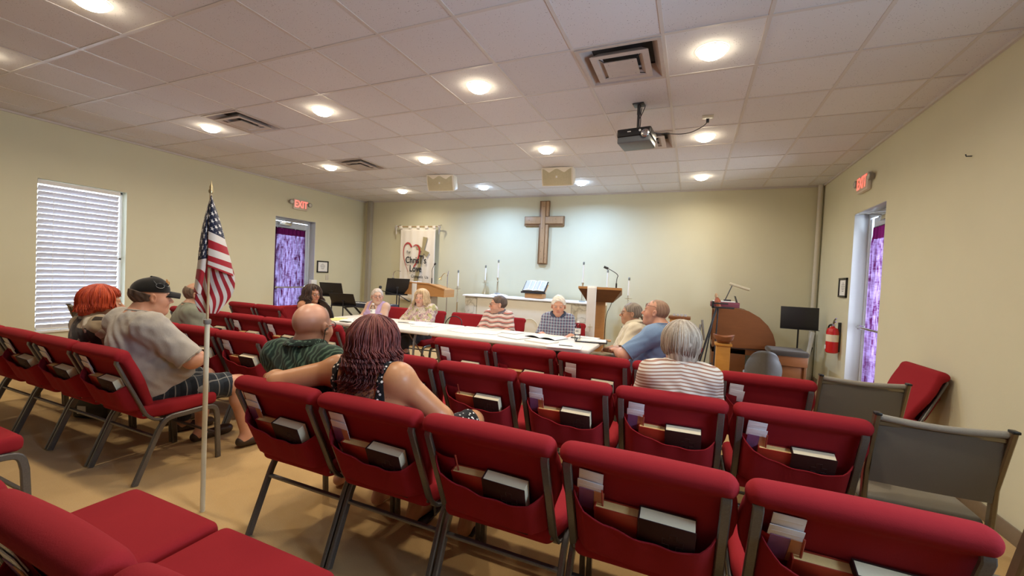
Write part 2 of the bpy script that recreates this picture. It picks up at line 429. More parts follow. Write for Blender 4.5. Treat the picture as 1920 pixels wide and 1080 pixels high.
# ---------------------------------------------------------------- doors with sheer curtains
def curtain_mat():
    g=G('purple_sheer'); c=g.coord(); sx,sy,sz=g.sep(c)
    v=g.n('ShaderNodeCombineXYZ'); g.l(g.math('MULTIPLY',sy,10.),v.inputs[1]); g.l(g.math('MULTIPLY',sz,60.),v.inputs[2])
    f=g.noise(v.outputs[0],1.,3,.7)
    v2=g.n('ShaderNodeCombineXYZ'); g.l(g.math('MULTIPLY',sy,42.),v2.inputs[1]); g.l(g.math('MULTIPLY',sz,6.),v2.inputs[2])
    f2=g.noise(v2.outputs[0],1.,2,.6)
    ff=g.ramp(g.math('ADD',g.math('MULTIPLY',f,.35),g.math('MULTIPLY',f2,.65)),.40,.62)  # vertical streaks put the light and dark of the folds into the colour
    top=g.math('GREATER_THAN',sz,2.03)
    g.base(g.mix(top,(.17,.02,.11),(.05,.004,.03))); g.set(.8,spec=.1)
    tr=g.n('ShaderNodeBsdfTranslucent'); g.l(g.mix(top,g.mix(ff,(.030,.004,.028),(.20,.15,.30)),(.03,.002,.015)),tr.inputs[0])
    tp=g.n('ShaderNodeBsdfTransparent'); tp.inputs[0].default_value=(.55,.5,.9,1)
    m1=g.n('ShaderNodeMixShader'); m1.inputs[0].default_value=.62; g.l(g.b.outputs[0],m1.inputs[1]); g.l(tr.outputs[0],m1.inputs[2])
    m2=g.n('ShaderNodeMixShader'); g.l(g.math('MULTIPLY',g.math('MULTIPLY',ff,.10),g.math('SUBTRACT',1.,top)),m2.inputs[0]); g.l(m1.outputs[0],m2.inputs[1]); g.l(tp.outputs[0],m2.inputs[2]); g.l(m2.outputs[0],g.out.inputs[0])
    return g.m
MCURT=curtain_mat(); MCHROME=mat('brushed_chrome',(.62,.62,.62),.22,metal=1,nz=None); MDARKM=mat('dark_metal',(.05,.05,.055),.4,metal=.6)
MLEAF=mat('door_leaf_grey',(.50,.55,.62),.45,nz=None)
def door_x(name,X,s,ya,yb,zt,clabel,cy0,cy1,yin):
    o=bpy.data.objects.new(name,None); COL.objects.link(o); o['kind']='structure'; xo=X+s*WT; S=lambda a,b:(min(a,b),max(a,b))
    def bx(mb,xa,xb,y_a,y_b,za,zb,bev=.003): 
        a,b=S(xa,xb); return mb.box((a,y_a,za),(b,y_b,zb),bev)
    f=MB(); bx(f,xo-s*.02,xo+s*.03,ya,ya+.05,0,zt); bx(f,xo-s*.02,xo+s*.03,yb-.05,yb,0,zt); bx(f,xo-s*.02,xo+s*.03,ya+.05,yb-.05,zt-.06,zt)
    bx(f,X,xo-s*.02,yb-.006,yb,0,zt); bx(f,X,xo-s*.02,ya,ya+.006,0,zt); bx(f,X,xo-s*.02,ya+.006,yb-.006,zt-.006,zt)
    obj('door_frame',f,MALU,o)
    l=MB(); L0,L1=xo-s*.01,xo+s*.02; a,b=ya+.055,yb-.055
    bx(l,L0,L1,a,a+.09,.01,zt-.07); bx(l,L0,L1,b-(.03 if s>0 else .09),b,.01,zt-.07); bx(l,L0,L1,a+.09,b-.09,zt-.19,zt-.07); bx(l,L0,L1,a+.09,b-.09,.01,.22)
    obj('door_leaf',l,MLEAF,o)
    p=MB(); bx(p,xo+s*.004,xo+s*.008,a+.09,b-.03,.22,zt-.19,0); obj('pane',p,MGLASS,o)
    h=MB().tube([(xo-s*.09,a+.03,1.0),(xo-s*.09,b-.03,1.0)],.014,n=10)
    for y in (a+.06,b-.06): h.box((min(xo-s*.095,xo-s*.01),y-.02,.975),(max(xo-s*.095,xo-s*.01),y+.02,1.025),.004)
    obj('push_bar',h,MCHROME,o)
    d=MB(); bx(d,xo-s*.075,xo-s*.015,yin-.13,yin+.13,zt-.145,zt-.085,.008); d.tube([(xo-s*.05,yin+.1,zt-.08),(X-s*.03,yin+.34 if yin+.34<yb else yb-.03,zt-.035),(xo-s*.03,yin+.02,zt-.05)],.007)
    obj('door_closer',d,MCHROME,o)
    cu=thing('door_curtain',clabel,'curtain',(xo-s*.045,0,0))
    def fn(u,v): 
        y=cy0+(cy1-cy0)*u; z=.10+(zt-.20-.10)*v
        return ((.022+.008*math.sin(u*9))*math.sin(u*44+.6*math.sin(v*3))*(1-.5*(v>.93))+.006*math.sin(u*97+1),y,z)
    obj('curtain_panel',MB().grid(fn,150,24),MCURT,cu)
    obj('curtain_rod',MB().tube([(.0,cy0-.01,zt-.195),(0,cy1+.01,zt-.195)],.006),MDARKM,cu)
    return o
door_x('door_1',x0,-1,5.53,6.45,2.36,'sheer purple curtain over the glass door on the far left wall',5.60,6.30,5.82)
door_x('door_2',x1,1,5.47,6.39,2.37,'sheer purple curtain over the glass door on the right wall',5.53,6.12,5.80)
obj('key_box',MB().box((x0,6.33,1.00),(x0+.07,6.47,1.16),.01),MWHITE); bpy.data.objects['key_box'].name='sensor_box'
tag(bpy.data.objects['sensor_box'],'small white box mounted beside the left door handle','box')

# ---------------------------------------------------------------- recessed lamps
MLENS_W=emis('warm_lamp_lens',(1,.86,.62),26); MLENS_C=emis('cool_lamp_lens',(.62,.82,1),26)
MRING=mat('lamp_trim',(.80,.78,.72),.5,nz=None)
ring=MB().lathe([(.106,0),(.106,-.004),(.094,-.007),(.092,-.002)],n=32,cap=False).mesh('ring',[MRING])
lensW=MB().lathe([(.092,-.004),(.086,-.022),(.06,-.040),(.03,-.050),(.002,-.053)],n=28).mesh('lens',[MLENS_W]); lensC=lensW.copy(); lensC.materials[0]=MLENS_C
rowname={6.893:'back wall',5.063:'tables',3.233:'middle of the room',1.403:'near part of the room'}
LX=[-5.451,-3.621,-1.791,.039]
for Y in (6.893,5.063,3.233,1.403):
    for i,X in enumerate(LX):
        cool=Y>6.5 and i in (1,2)
        nm=['leftmost','second from left','third from left','rightmost'][i]
        rn={6.893:'row nearest the back wall',5.063:'row above the tables',3.233:'row behind the nearer air vents',1.403:'row nearest the camera'}.get(round(Y,3),'row behind the camera')
        if Y>0: lab=f"{'cool' if cool else 'warm'} white recessed ceiling light, {nm} in the {rn}"
        else: lab='warm recessed ceiling light behind the camera'
        t=thing('recessed_light',lab,'ceiling light',(X,Y,H-.002),0,'recessed ceiling lights' if Y>0 else 'lights behind the camera')
        link('trim_ring',ring,t); link('lens',lensC if cool else lensW,t)
        p=LIGHT_W*(3.0 if cool else 1)
        area_lamp('bulb',(0,0,-.058),(0,0,0),.14,p,COOL if cool else WARM,165,t)
# ---------------------------------------------------------------- ceiling air diffusers
MVENT=mat('vent_enamel',(.52,.46,.42),.5,nz=(20,.1)); MDUCT=mat('duct_dark',(.02,.02,.022),.7)
def sq(a,z): return [(-a,-a,z),(a,-a,z),(a,a,z),(-a,a,z)]
def loft(mb,rings):
    V=[p for r_ in rings for p in r_]; F=[]
    for i in range(len(rings)-1):
        for k in range(4): F.append((i*4+k,i*4+(k+1)%4,(i+1)*4+(k+1)%4,(i+1)*4+k))
    return mb.add(V,F)
fr=loft(MB(),[sq(.295,0),sq(.295,-.006),sq(.268,-.006),sq(.262,.0),sq(.215,.085)]).mesh('frame',[MVENT],angle=20)
duct=MB().add(sq(.24,.094),[(0,1,2,3)]).mesh('duct',[MDUCT])
mid=loft(MB(),[sq(.150,.03),sq(.198,-.012),sq(.205,-.020),sq(.160,-.020),sq(.128,.008),sq(.140,.03)]).mesh('ring',[MVENT],angle=20)
mb=loft(MB(),[sq(.075,.0),sq(.112,-.022),sq(.118,-.030)]); mb.add(sq(.118,-.030)+[(0,0,-.036)],[(0,1,4),(1,2,4),(2,3,4),(3,0,4)])
plate=mb.mesh('plate',[MVENT],angle=20)
legs=MB()
for a in (0,1,2,3):
    c_,s_=math.cos(a*PI/2+PI/4),math.sin(a*PI/2+PI/4); legs.tube([(c_*.12,s_*.12,-.03),(c_*.26,s_*.26,-.002)],.003)
legsm=legs.mesh('bracket',[MDUCT])
for X,Y,lab in ((-.571,3.233,'square cream ceiling air vent, largest in view, right of centre'),(-4.841,3.233,'square ceiling air vent at the left, beside two lights'),(-4.841,5.063,'square ceiling air vent farthest to the left rear'),(-.571,5.063,'square ceiling air vent partly behind the projector')):
    t=thing('ceiling_vent',lab,'air vent',(X,Y,H-.003),0,'ceiling air vents')
    link('frame',fr,t); link('duct_opening',duct,t); link('louver_ring',mid,t); link('center_plate',plate,t); link('bracket',legsm,t)

# ---------------------------------------------------------------- exit signs
MEXIT=mat('exit_housing',(.72,.66,.58),.5,nz=None); MRED_E=emis('exit_red',(1,.03,.012),1.1); MLAMPH=mat('lamp_head_grey',(.30,.28,.25),.35)
def exit_sign(loc,rotz,lab):
    t=thing('exit_sign',lab,'exit sign',loc,rotz)
    obj('housing',MB().box((-.16,-.045,-.10),(.16,0,.10),.012),MEXIT,t)
    obj('face_plate',MB().box((-.145,-.048,-.085),(.145,-.044,.085),.002),mat('exit_plate',(.62,.50,.42),.5,nz=None),t)
    text('lettering','EXIT',.19,MRED_E,t,(0,-.0495,.0),(R(90),0,0),bold=.003,sx=.78)
    for s in (-1,1):
        l=obj('emergency_lamp',MB().lathe([(.0,-.04),(.03,-.035),(.045,.0),(.045,.022),(.038,.026)],(0,0,0),18,rot=(R(90),0,0)),MLAMPH,t,(s*.215,-.03,.03))
        obj('lamp_lens',MB().lathe([(.037,.024),(.02,.032),(.001,.034)],(0,0,0),16,rot=(R(90),0,0)),mat('lamp_glass',(.6,.58,.5),.2),l)
exit_sign((x0+.001,6.04,2.65),R(90),'red and cream EXIT sign over the left door')
exit_sign((x1-.001,6.06,2.68),R(-90),'red and cream EXIT sign over the right door')
# ---------------------------------------------------------------- framed notices
MBLACK=mat('black_frame',(.012,.012,.012),.35); MPAPER=mat('paper_white',(.80,.79,.75),.7,nz=None)
def notice(loc,rotz,lab,w=.15,h=.125):
    t=thing('framed_notice',lab,'framed notice',loc,rotz)
    f=MB().box((-w,-.02,-h),(w,0,-h+.025),.003).box((-w,-.02,h-.025),(w,0,h),.003).box((-w,-.02,-h),(-w+.025,0,h),.003).box((w-.025,-.02,-h),(w,0,h),.003)
    obj('frame',f,MBLACK,t); obj('notice_sheet',MB().box((-w+.02,-.008,-h+.02),(w-.02,-.004,h-.02)),MPAPER,t)
    p=MB()
    for i,ww in enumerate((.3,.55,.7,.62,.5,.35)): 
        z=h*.45-i*h*.17; p.box((-w*ww*.62,-.0088,z),(w*ww*.62,-.008,z+.006))
    obj('printed_lines',p,mat('ink',(.06,.06,.06),.8,nz=None),t)
notice((x0+.001,6.66,1.44),R(90),'black framed notice on the left wall beside the door')
notice((x1-.001,6.62,1.47),R(-90),'narrow looking black framed notice on the right wall beside the door')
tag(obj('wall_switch',MB().box((x0,6.75,1.16),(x0+.008,6.83,1.28),.003),MTRIM),'small cream switch plate below the left framed notice','switch')
# screw left in the right wall
tag(obj('wall_hook',MB().tube([(x1,4.05,2.42),(x1-.03,4.05,2.42),(x1-.035,4.05,2.435)],.004),MDARKM),'tiny dark hook high on the bare right wall','hook')
# ---------------------------------------------------------------- fire extinguisher
t=thing('fire_extinguisher','red fire extinguisher with white label hanging on the right wall','fire extinguisher',(x1-.085,6.62,.62))
obj('cylinder',MB().lathe([(.001,0),(.05,0),(.066,.012),(.068,.03),(.068,.27),(.055,.315),(.022,.335),(.02,.35)],n=28),mat('extinguisher_red',(.55,.015,.015),.3,nz=None),t)
obj('label',MB().lathe([(.0688,.15),(.0688,.24)],n=28,cap=False),mat('label_cream',(.75,.68,.5),.5,bump=None),t)
obj('tag',MB().box((-.0705,-.02,.05),(-.069,.03,.10)),MPAPER,t)
obj('valve',MB().box((-.02,-.02,.345),(.02,.02,.38),.005).tube([(0,0,.37),(-.0,-.05,.40),(0,-.10,.41)],.008).tube([(0,0,.38),(0,-.05,.43),(0,-.11,.455)],.008),MCHROME,t)
obj('hose',MB().tube(smooth_path([(0,.02,.36),(-.02,.08,.36),(-.03,.10,.28),(-.03,.085,.15)]),.010),MBLACK,t)
obj('wall_bracket',MB().box((.055,-.015,.02),(.083,.015,.40),.002),MDARKM,t)
# ================================================================ FRONT OF THE CHURCH
MOAK=wood('oak_light',(.42,.20,.07),(.58,.31,.12),(1,1,7)); MCROSS=wood('cross_pine',(.33,.19,.09),(.52,.34,.19),(6,6,1),4)
MCROSSD=wood('cross_dark',(.17,.09,.04),(.29,.17,.08),(6,6,1),4)
# wooden cross
t=thing('wall_cross','large wooden cross with a raised centre board on the back wall','cross',(-2.735,y1,1.69))
obj('back_board',MB().box((-.10,-.05,0),(.10,0,1.24),.006).box((-.41,-.05,.75),(-.10,0,.94),.006).box((.10,-.05,.75),(.41,0,.94),.006),MCROSSD,t)
obj('front_board',MB().box((-.055,-.085,.02),(.03,-.048,1.22),.006),MCROSS,t)
obj('cross_arm',MB().box((-.39,-.075,.79),(-.057,-.048,.925),.005).box((.032,-.075,.79),(.39,-.048,.925),.005),MCROSS,t)
obj('edge_strip',MB().box((.034,-.064,.02),(.09,-.049,.775),.003).box((.034,-.064,.935),(.09,-.049,1.22),.003),MCROSS,t)
nb=MB()
for x,z in ((0,1.12),(-.02,.70),(.0,.42),(-.03,.25),(.06,.2),(-.3,.86),(.25,.88),(.06,.12),(-.01,.1)): nb.lathe([(.001,-.002),(.006,-.002),(.006,.002)],(x,-.0865,z),8,rot=(R(90),0,0))
obj('nail_head',nb,MDARKM,t)
# altar
g=G('veined_marble'); c=g.coord(); f=g.noise(c,2.2,6,.65,2.2); v=g.ramp(g.math('ABSOLUTE',g.math('SUBTRACT',f,.5)),.0,.05)
g.base(g.mix(v,(.36,.34,.28),(.60,.58,.50))); g.set(.35,spec=.3); MMARB=g.m
g=G('ivory_altar_cloth'); c=g.coord(); g.base(g.mix(g.noise(c,3),(.66,.63,.54),(.74,.71,.62))); g.set(.8); MIVORY=g.m
MLINEN=fabric('white_linen',(.86,.87,.88),.1,.04)
t=thing('altar','long marble fronted altar under a white linen runner','altar',(-2.82,7.42,0))
obj('body',MB().box((-1.26,-.22,0),(1.26,.28,1.0),.006),MMARB,t)
obj('front_panel',MB().box((-.98,-.235,.04),(.88,-.222,.985),.003),MIVORY,t,label='plain ivory centre panel')
obj('side_panel',MB().box((1.0,-.236,.04),(1.25,-.222,.96),.003),MMARB,t); obj('side_panel',MB().box((-1.25,-.236,.04),(-1.0,-.222,.96),.003),MMARB,t)
obj('table_top',MB().box((-1.29,-.25,1.0),(1.29,.30,1.025),.006),MWHITE,t)
obj('engraved_ring',MB().tube([(.12+.16*math.cos(a*PI/16),-.238,.50+.16*math.sin(a*PI/16)) for a in range(32)],.006,closed=True),mat('faint_gold',(.6,.55,.4),.5),t)
def drape(u,v):
    x=-1.30+2.60*u; y=-.262+.56*v; z=1.029+.004*math.sin(u*40)*math.sin(v*9)
    if v<.08: z-= (.08-v)*.35+.0; y=-.262
    return (x,y,z)
o=obj('altar_runner',MB().grid(drape,60,20),MLINEN,None,(-2.82,7.42,0)); tag(o,'white linen runner lying along the altar top','cloth')
o=obj('folded_linen',MB().lathe([(.19,0),(.185,.012),(.13,.028),(.06,.04),(.001,.042)],n=24),MLINEN,None,(-3.46,7.4,1.034)); tag(o,'heaped white linen cloth under the left altar candle','cloth')
# altar bible and stand
t=thing('missal_stand','low wooden book stand on the altar','book stand',(-2.70,7.42,1.032))
obj('stand_base',MB().box((-.17,-.12,0),(.17,.12,.09),.006),MOAK,t); obj('ledge',MB().box((-.24,-.15,.092),(.24,-.125,.125),.004),MDARKM,t)
obj('slope',MB().box((-.23,-.13,.10),(.23,.13,.115),.003,rot=(R(38),0,0),cen=(0,-.12,.10)),MOAK,t)
t=thing('open_bible','large open bible propped on the altar stand','book',(-2.70,7.30,1.165),(R(42),0,0))
def page(s):
    def fn(u,v): return (s*(.005+.20*u),-.0+.27*v,.018+.020*math.sin(PI*min(1,u*1.15))*(1-.4*u))
    return fn
obj('cover',MB().box((-.225,-.005,-.004),(.225,.275,.004),.003),MBLACK,t)
for s in (-1,1):
    pg=MB().box((min(s*.004,s*.205),.0,.004),(max(s*.004,s*.205),.27,.018),.003); pg.grid(page(s),10,4); p=obj('page_block',pg,MPAPER,t)
    ln=MB()
    for j in range(18): 
        for q in (0,1): ln.box((min(s*(.02+.09*q),s*(.095+.09*q)),.02+j*.0130,.0388-.004*q),(max(s*(.02+.09*q),s*(.095+.09*q)),.024+j*.0130,.0396-.004*q))
    obj('printed_lines',ln,mat('grey_print',(.42,.42,.42),.9,nz=None),p)
# candles
MBRASS=mat('brass',(.62,.50,.28),.28,metal=.9,nz=None); MBRASSP=mat('pale_brass',(.66,.60,.46),.3,metal=.8,nz=None); MWAX=mat('candle_wax',(.80,.78,.72),.4,nz=None); MFOLL=mat('brass_follower',(.20,.21,.20),.3,metal=.7,nz=None)
def candle(mbw,z0,z1,t):
    obj('candle',MB().lathe([(.014,z0),(.014,z1-.05)],n=14),MWAX,t); obj('candle_follower',MB().lathe([(.0165,z1-.052),(.0165,z1-.012),(.008,z1),(.001,z1+.002)],n=14),MFOLL,t)
def floor_candle(x,y,zd,zt,lab):
    t=thing('floor_candlestick',lab,'candlestick',(x,y,0))
    obj('base',MB().lathe([(.001,0),(.13,0),(.13,.012),(.05,.03),(.012,.06)],n=24),MBRASSP,t)
    obj('stem',MB().lathe([(.011,.05),(.011,zd-.30),(.018,zd-.29),(.018,zd-.27),(.011,zd-.26),(.008,zd-.02)],n=12,cap=False),MBRASSP,t)
    obj('drip_pan',MB().lathe([(.01,zd-.014),(.07,zd-.004),(.075,zd),(.02,zd-.004),(.018,zd+.05),(.014,zd+.05)],n=22),MBRASSP,t)
    candle(None,zd+.03,zt,t)
floor_candle(-4.335,7.33,1.13,1.50,'slim brass floor candlestick, leftmost and lowest left of the altar')
floor_candle(-3.93,7.74,1.27,1.63,'slim brass floor candlestick rising at the left end of the altar')
floor_candle(-1.39,7.52,1.26,1.62,'slim brass floor candlestick behind the white-draped right lectern')
floor_candle(-.99,7.33,1.14,1.50,'slim brass floor candlestick, rightmost, behind the cream shirted man')
def altar_candle(x,zb,zt,lab):
    t=thing('altar_candlestick',lab,'candlestick',(x,7.35,zb)); h=zt-zb
    obj('base',MB().lathe([(.001,0),(.06,0),(.062,.008),(.03,.022),(.012,.035)],n=20),MCHROME,t)
    m=MB()
    for k in range(3):
        a=2*PI*k/3; m.tube([(.018*math.cos(a),.018*math.sin(a),.03),(.010*math.cos(a),.010*math.sin(a),h*.36)],.005)
    obj('stem',m,MBRASSP,t); obj('drip_pan',MB().lathe([(.008,h*.36-.004),(.035,h*.37),(.037,h*.375),(.01,h*.372)],n=16),MBRASSP,t)
    obj('candle_cup',MB().lathe([(.008,h*.37),(.014,h*.42),(.026,h*.47),(.02,h*.475)],n=14),MBRASSP,t)
    candle(None,h*.46,h,t)
altar_candle(-3.46,1.078,1.73,'brass and white altar candlestick standing on the heaped linen'); altar_candle(-1.79,1.034,1.74,'brass and white altar candlestick at the right end of the altar')

# banner
def banner():
    t=thing('church_banner','cream cloth banner with red heart, gold cross and black lettering','banner',(-5.66,7.74,0))
    MB_=fabric('banner_cloth',(.80,.75,.66),.1,.04); MHEART=mat('heart_red',(.42,.03,.03),.7); MGOLD=mat('cross_gold',(.42,.36,.20),.45,metal=.3); MINK=mat('banner_ink',(.02,.018,.02),.7,nz=None)
    g_=lambda u,v:(-.47+.94*u+.01*(1-v),.012*math.sin(u*9+v*2)*(1-v*.6)+.004*math.sin(u*31),.78+1.62*v)
    b=MB().grid(g_,60,24); o=obj('cloth',b,MB_,t); md=o.modifiers.new('s','SOLIDIFY'); md.thickness=.003
    obj('rod',MB().tube([(-.57,-.01,2.43),(.57,-.01,2.43)],.012,n=10),mat('rod_wood',(.42,.27,.13),.5),t)
    tb=MB()
    for x in (-.45,-.20,.02,.24,.44): tb.box((x-.045,-.026,2.385),(x+.035,.008,2.447),.005)
    obj('hanging_tab',tb,MB_,t)
    for s in (-1,1):
        rb=MB()
        for k in range(4):
            a=k*1.3; rb.tube(smooth_path([(s*.55,-.02,2.43),(s*(.57+.05*math.cos(a)),-.03,2.43+.035*math.sin(a)),(s*(.59+.03*math.sin(a)),-.035,2.40),(s*.57,-.02,2.35-.03*k)]),.01,flat=(.022,.002))
        obj('ribbon_bow',rb,fabric('ribbon_grey',(.52,.49,.46),.2),t)
    obj('wall_hanger',MB().tube([(-.55,-.01,2.44),(-.55,.10,2.48)],.004).tube([(.55,-.01,2.44),(.55,.10,2.48)],.004),MDARKM,t)
    # brushed heart outline
    hp=[(-.20,1.42),(-.30,1.62),(-.36,1.83),(-.34,1.99),(-.27,2.07),(-.19,2.06),(-.13,1.97)]
    hq=[(-.10,1.985),(-.03,2.03),(.05,2.0),(.09,1.92),(.08,1.81),(.03,1.66),(-.06,1.53)]
    def stroke(P,w0,w1,w2):
        P=smooth_path([(x,0,z) for x,z in P],3); n=len(P); mb=MB(); V=[];F=[]
        for i,p in enumerate(P):
            tt=(P[min(i+1,n-1)]-P[max(i-1,0)]).normalized(); nn=Vector((-tt.z,0,tt.x)); q=i/(n-1); w=w0+(w1-w0)*min(1,q*2) if q<.5 else w1+(w2-w1)*(q-.5)*2
            for sgn in (-1,1): V.append(tuple(p+nn*w*sgn)+())
        for i in range(n-1): F.append((2*i,2*i+1,2*i+3,2*i+2))
        return mb.add([(x,-.024,z) for x,_,z in V],F)
    obj('heart_stroke',stroke(hp,.004,.010,.024),MHEART,t); obj('heart_stroke',stroke(hq,.004,.022,.012),MHEART,t)
    # golden cross, arms flaring, tilted
    cp=MB()
    def arm(a,l,w0,w1,c=(.17,1.90)):
        c=(c[0],c[1]); yy=-.0215-.0006*(len(cp.v)//4)
        d=Vector((math.cos(a),0,math.sin(a))); nn=Vector((-math.sin(a),0,math.cos(a))); o_=Vector((c[0],yy,c[1]))
        cp.add([tuple(o_+nn*w0),tuple(o_-nn*w0),tuple(o_+d*l-nn*w1),tuple(o_+d*l+nn*w1)],[(0,1,2,3)])
    arm(R(80),.30,.03,.06); arm(R(150),.19,.03,.05); arm(R(-32),.17,.03,.06); arm(R(-103),.98,.03,.065)
    obj('gold_cross',cp,MGOLD,t)
    text('lettering','For',.085,MINK,t,(-.20,-.034,1.86),(R(90),0,0),sx=.9,bold=.001)
    text('lettering','Chris  \'s',.20,MINK,t,(.0,-.034,1.68),(R(90),0,0),bold=.004,sx=.84)
    text('lettering','T',.27,MINK,t,(.135,-.035,1.69),(R(90),0,0),bold=.003,sx=.6)
    text('lettering','Love',.20,MINK,t,(.0,-.034,1.49),(R(90),0,0),bold=.004,sx=.84)
    text('lettering','Compels  Us',.088,MINK,t,(.12,-.034,1.32),(R(90),R(2),0),bold=.001)
banner()
# ---------------------------------------------------------------- left lectern with stole
def stole(t,x,y,zt,zb,w=.09,gold=True,yf=None):
    m=MB().grid(lambda u,v:(x-w/2+w*u,y-.003*math.sin(v*9),zb+(zt-zb)*v),5,30); m.grid(lambda u,v:(x-w/2+w*u,y+.16*v,zt+.004+.0*v),5,8)
    o=obj('stole',m,MLINEN,t,label='white hanging stole'); md=o.modifiers.new('s','SOLIDIFY'); md.thickness=.003
    if gold:
        obj('stole_band',MB().box((x-w/2-.001,y-.012,zb),(x+w/2+.001,y-.006,zb+.13)),mat('gold_band',(.55,.33,.06),.6),t)
        obj('stole_cross',MB().box((x-.003,y-.009,zb+.22),(x+.003,y-.006,zb+.32)).box((x-.03,y-.009,zb+.28),(x+.03,y-.006,zb+.286)),mat('faint_gold',(.6,.55,.4),.5),t)
def gooseneck(t,p,h,m=None,bend=-.08):
    obj('microphone',MB().tube(smooth_path([(p[0],p[1],p[2]),(p[0],p[1],p[2]+h*.5),(p[0]-bend*.2,p[1],p[2]+h*.7),(p[0]+bend,p[1],p[2]+h)],2),.005).tube([(p[0],p[1],p[2]),(p[0],p[1],p[2]+h*.28)],.011).tube([(p[0]+bend*.9,p[1],p[2]+h*.97),(p[0]+bend*1.35,p[1],p[2]+h*1.05)],.016),MDARKM,t)
t=thing('lectern','light oak lectern with long boxed top and white stole at left','lectern',(-4.66,6.62,0))
top=MB().prism([(-.46,0,.99),(.46,0,.975),(.46,0,1.115),(.12,0,1.20),(-.46,0,1.215)],(0,.36,0)); obj('boxed_top',top,MOAK,t,smooth=False)
obj('top_rim',MB().tube([(-.47,-.005,1.222),(.12,-.005,1.207),(.47,-.005,1.12)],.01,flat=(.03,.02),up=(0,1,0)),MOAK,t)
obj('column',MB().box((-.13,.10,.03),(.13,.30,.99),.005),mat('light_panel',(.55,.50,.40),.5),t); obj('foot',MB().box((-.28,.0,0),(.28,.36,.03),.005),MOAK,t)
stole(t,-.20,-.012,1.235,.45,.11,False); gooseneck(t,(.10,.12,1.215),.37,bend=.05)
# black music stand builder
MSTAND=mat('black_stand',(.015,.015,.018),.45,nz=(60,.2))
def music_stand(loc,rz,h,lab,tilt=20,w=.25,hh=.16,grp='black music stands'):
    t=thing('music_stand',lab,'music stand',loc,rz,grp)
    d=MB().box((-w,-.008,-hh),(w,.0,hh),.0035,rot=(R(-tilt),0,0),cen=(0,0,0)); d.box((-w,-.06,-hh-.005),(w,.0,-hh+.003),.003,rot=(R(-tilt),0,0),cen=(0,0,0))
    obj('desk',d,MSTAND,t,(0,0,h)); obj('tilt_clamp',MB().box((-.025,.0,-.03),(.025,.03,.03),.005),MSTAND,t,(0,0,h-.02))
    obj('pole',MB().tube([(0,.02,.12),(0,.02,h-.02)],.011,n=10).tube([(0,.02,.12),(0,.02,h*.5)],.015,n=10),MSTAND,t)
    m=MB()
    for k in range(3):
        a=2*PI*k/3+.5; m.tube([(0,.02,.24),(.2*math.cos(a),.02+.2*math.sin(a),.07),(.27*math.cos(a),.02+.27*math.sin(a),.01)],.008)
    obj('tripod_foot',m,MSTAND,t); return t
music_stand((1.44,7.20,0),R(2),1.01,'black music stand standing alone near the back right corner',4,.235,.16)
music_stand((-5.13,6.45,0),R(50),1.14,'black music stand leaning back at the left lectern',-32,.21,.17)
music_stand((-6.32,6.0,0),R(14),1.02,'black music stand behind the curly haired woman',-20,.23,.13)
music_stand((-5.78,5.75,0),R(14),.87,'lower black music stand in front of the keyboard',-30,.24,.12)
# chrome reading lamp stand
t=thing('gooseneck_lamp','slim chrome gooseneck lamp stand right of the oak lectern','lamp',(-4.30,6.88,0))
obj('base',MB().lathe([(.001,0),(.12,0),(.12,.015),(.02,.03)],n=20),MDARKM,t); obj('pole',MB().tube([(0,0,.02),(0,0,1.38),(.02,0,1.47)],.008),MCHROME,t)
obj('neck',MB().tube(smooth_path([(0,0,1.34),(-.03,0,1.42),(-.09,0,1.42),(-.14,0,1.34)]),.006),MBRASS,t); obj('lamp_head',MB().lathe([(.012,.03),(.02,0),(.034,-.03)],(-.15,0,1.325),14,rot=(0,R(30),0)),MBRASS,t)
t=thing('gooseneck_lamp','small gooseneck lamp clipped on the slanted stand by the oak lectern','lamp',(-5.32,6.55,1.27))
obj('clip',MB().box((-.02,-.02,-.03),(.02,.02,.015),.004),MDARKM,t)
obj('neck',MB().tube(smooth_path([(0,0,0),(-.0,0,.10),(.05,0,.16),(.18,0,.15)]),.005),MCHROME,t)
# keyboard on X stand
t=thing('keyboard','dark electronic keyboard on the folding stand behind the women','keyboard',(-5.68,6.25,.70),R(6))
obj('case',MB().box((-.62,-.16,0),(.62,.16,.085),.012),mat('keyboard_case',(.03,.04,.07),.35),t); obj('control_panel',MB().box((-.56,.0,.085),(.56,.15,.088)),mat('keyboard_panel',(.13,.17,.27),.4),t)
kk=MB(); 
for i in range(52): kk.box((-.57+i*.022,-.155,.085),(-.57+i*.022+.0205,-.01,.092),.001)
obj('white_keys',kk,MWHITE,t); kb=MB()
for i in range(51):
    if i%7 not in (2,6): kb.box((-.57+i*.022+.0145,-.10,.092),(-.57+i*.022+.027,-.01,.099),.001)
obj('black_keys',kb,MBLACK,t)
t=thing('keyboard_stand','black X shaped stand under the electronic keyboard','stand',(-5.68,6.25,0),R(6))
m=MB()
for y in (-.14,.14): m.tube([(-.42,y,.02),(.38,y,.685)],.014,flat=(.035,.02),up=(0,1,0)); m.tube([(.42,y,.02),(-.38,y,.685)],.014,flat=(.035,.02),up=(0,1,0))
obj('x_frame',m,MSTAND,t); obj('foot_bar',MB().tube([(-.42,-.25,.015),(-.42,.25,.015)],.014).tube([(.42,-.25,.015),(.42,.25,.015)],.014),MSTAND,t); obj('top_bar',MB().tube([(-.38,-.18,.685),(-.38,.18,.685)],.012).tube([(.38,-.18,.685),(.38,.18,.685)],.012),MSTAND,t)
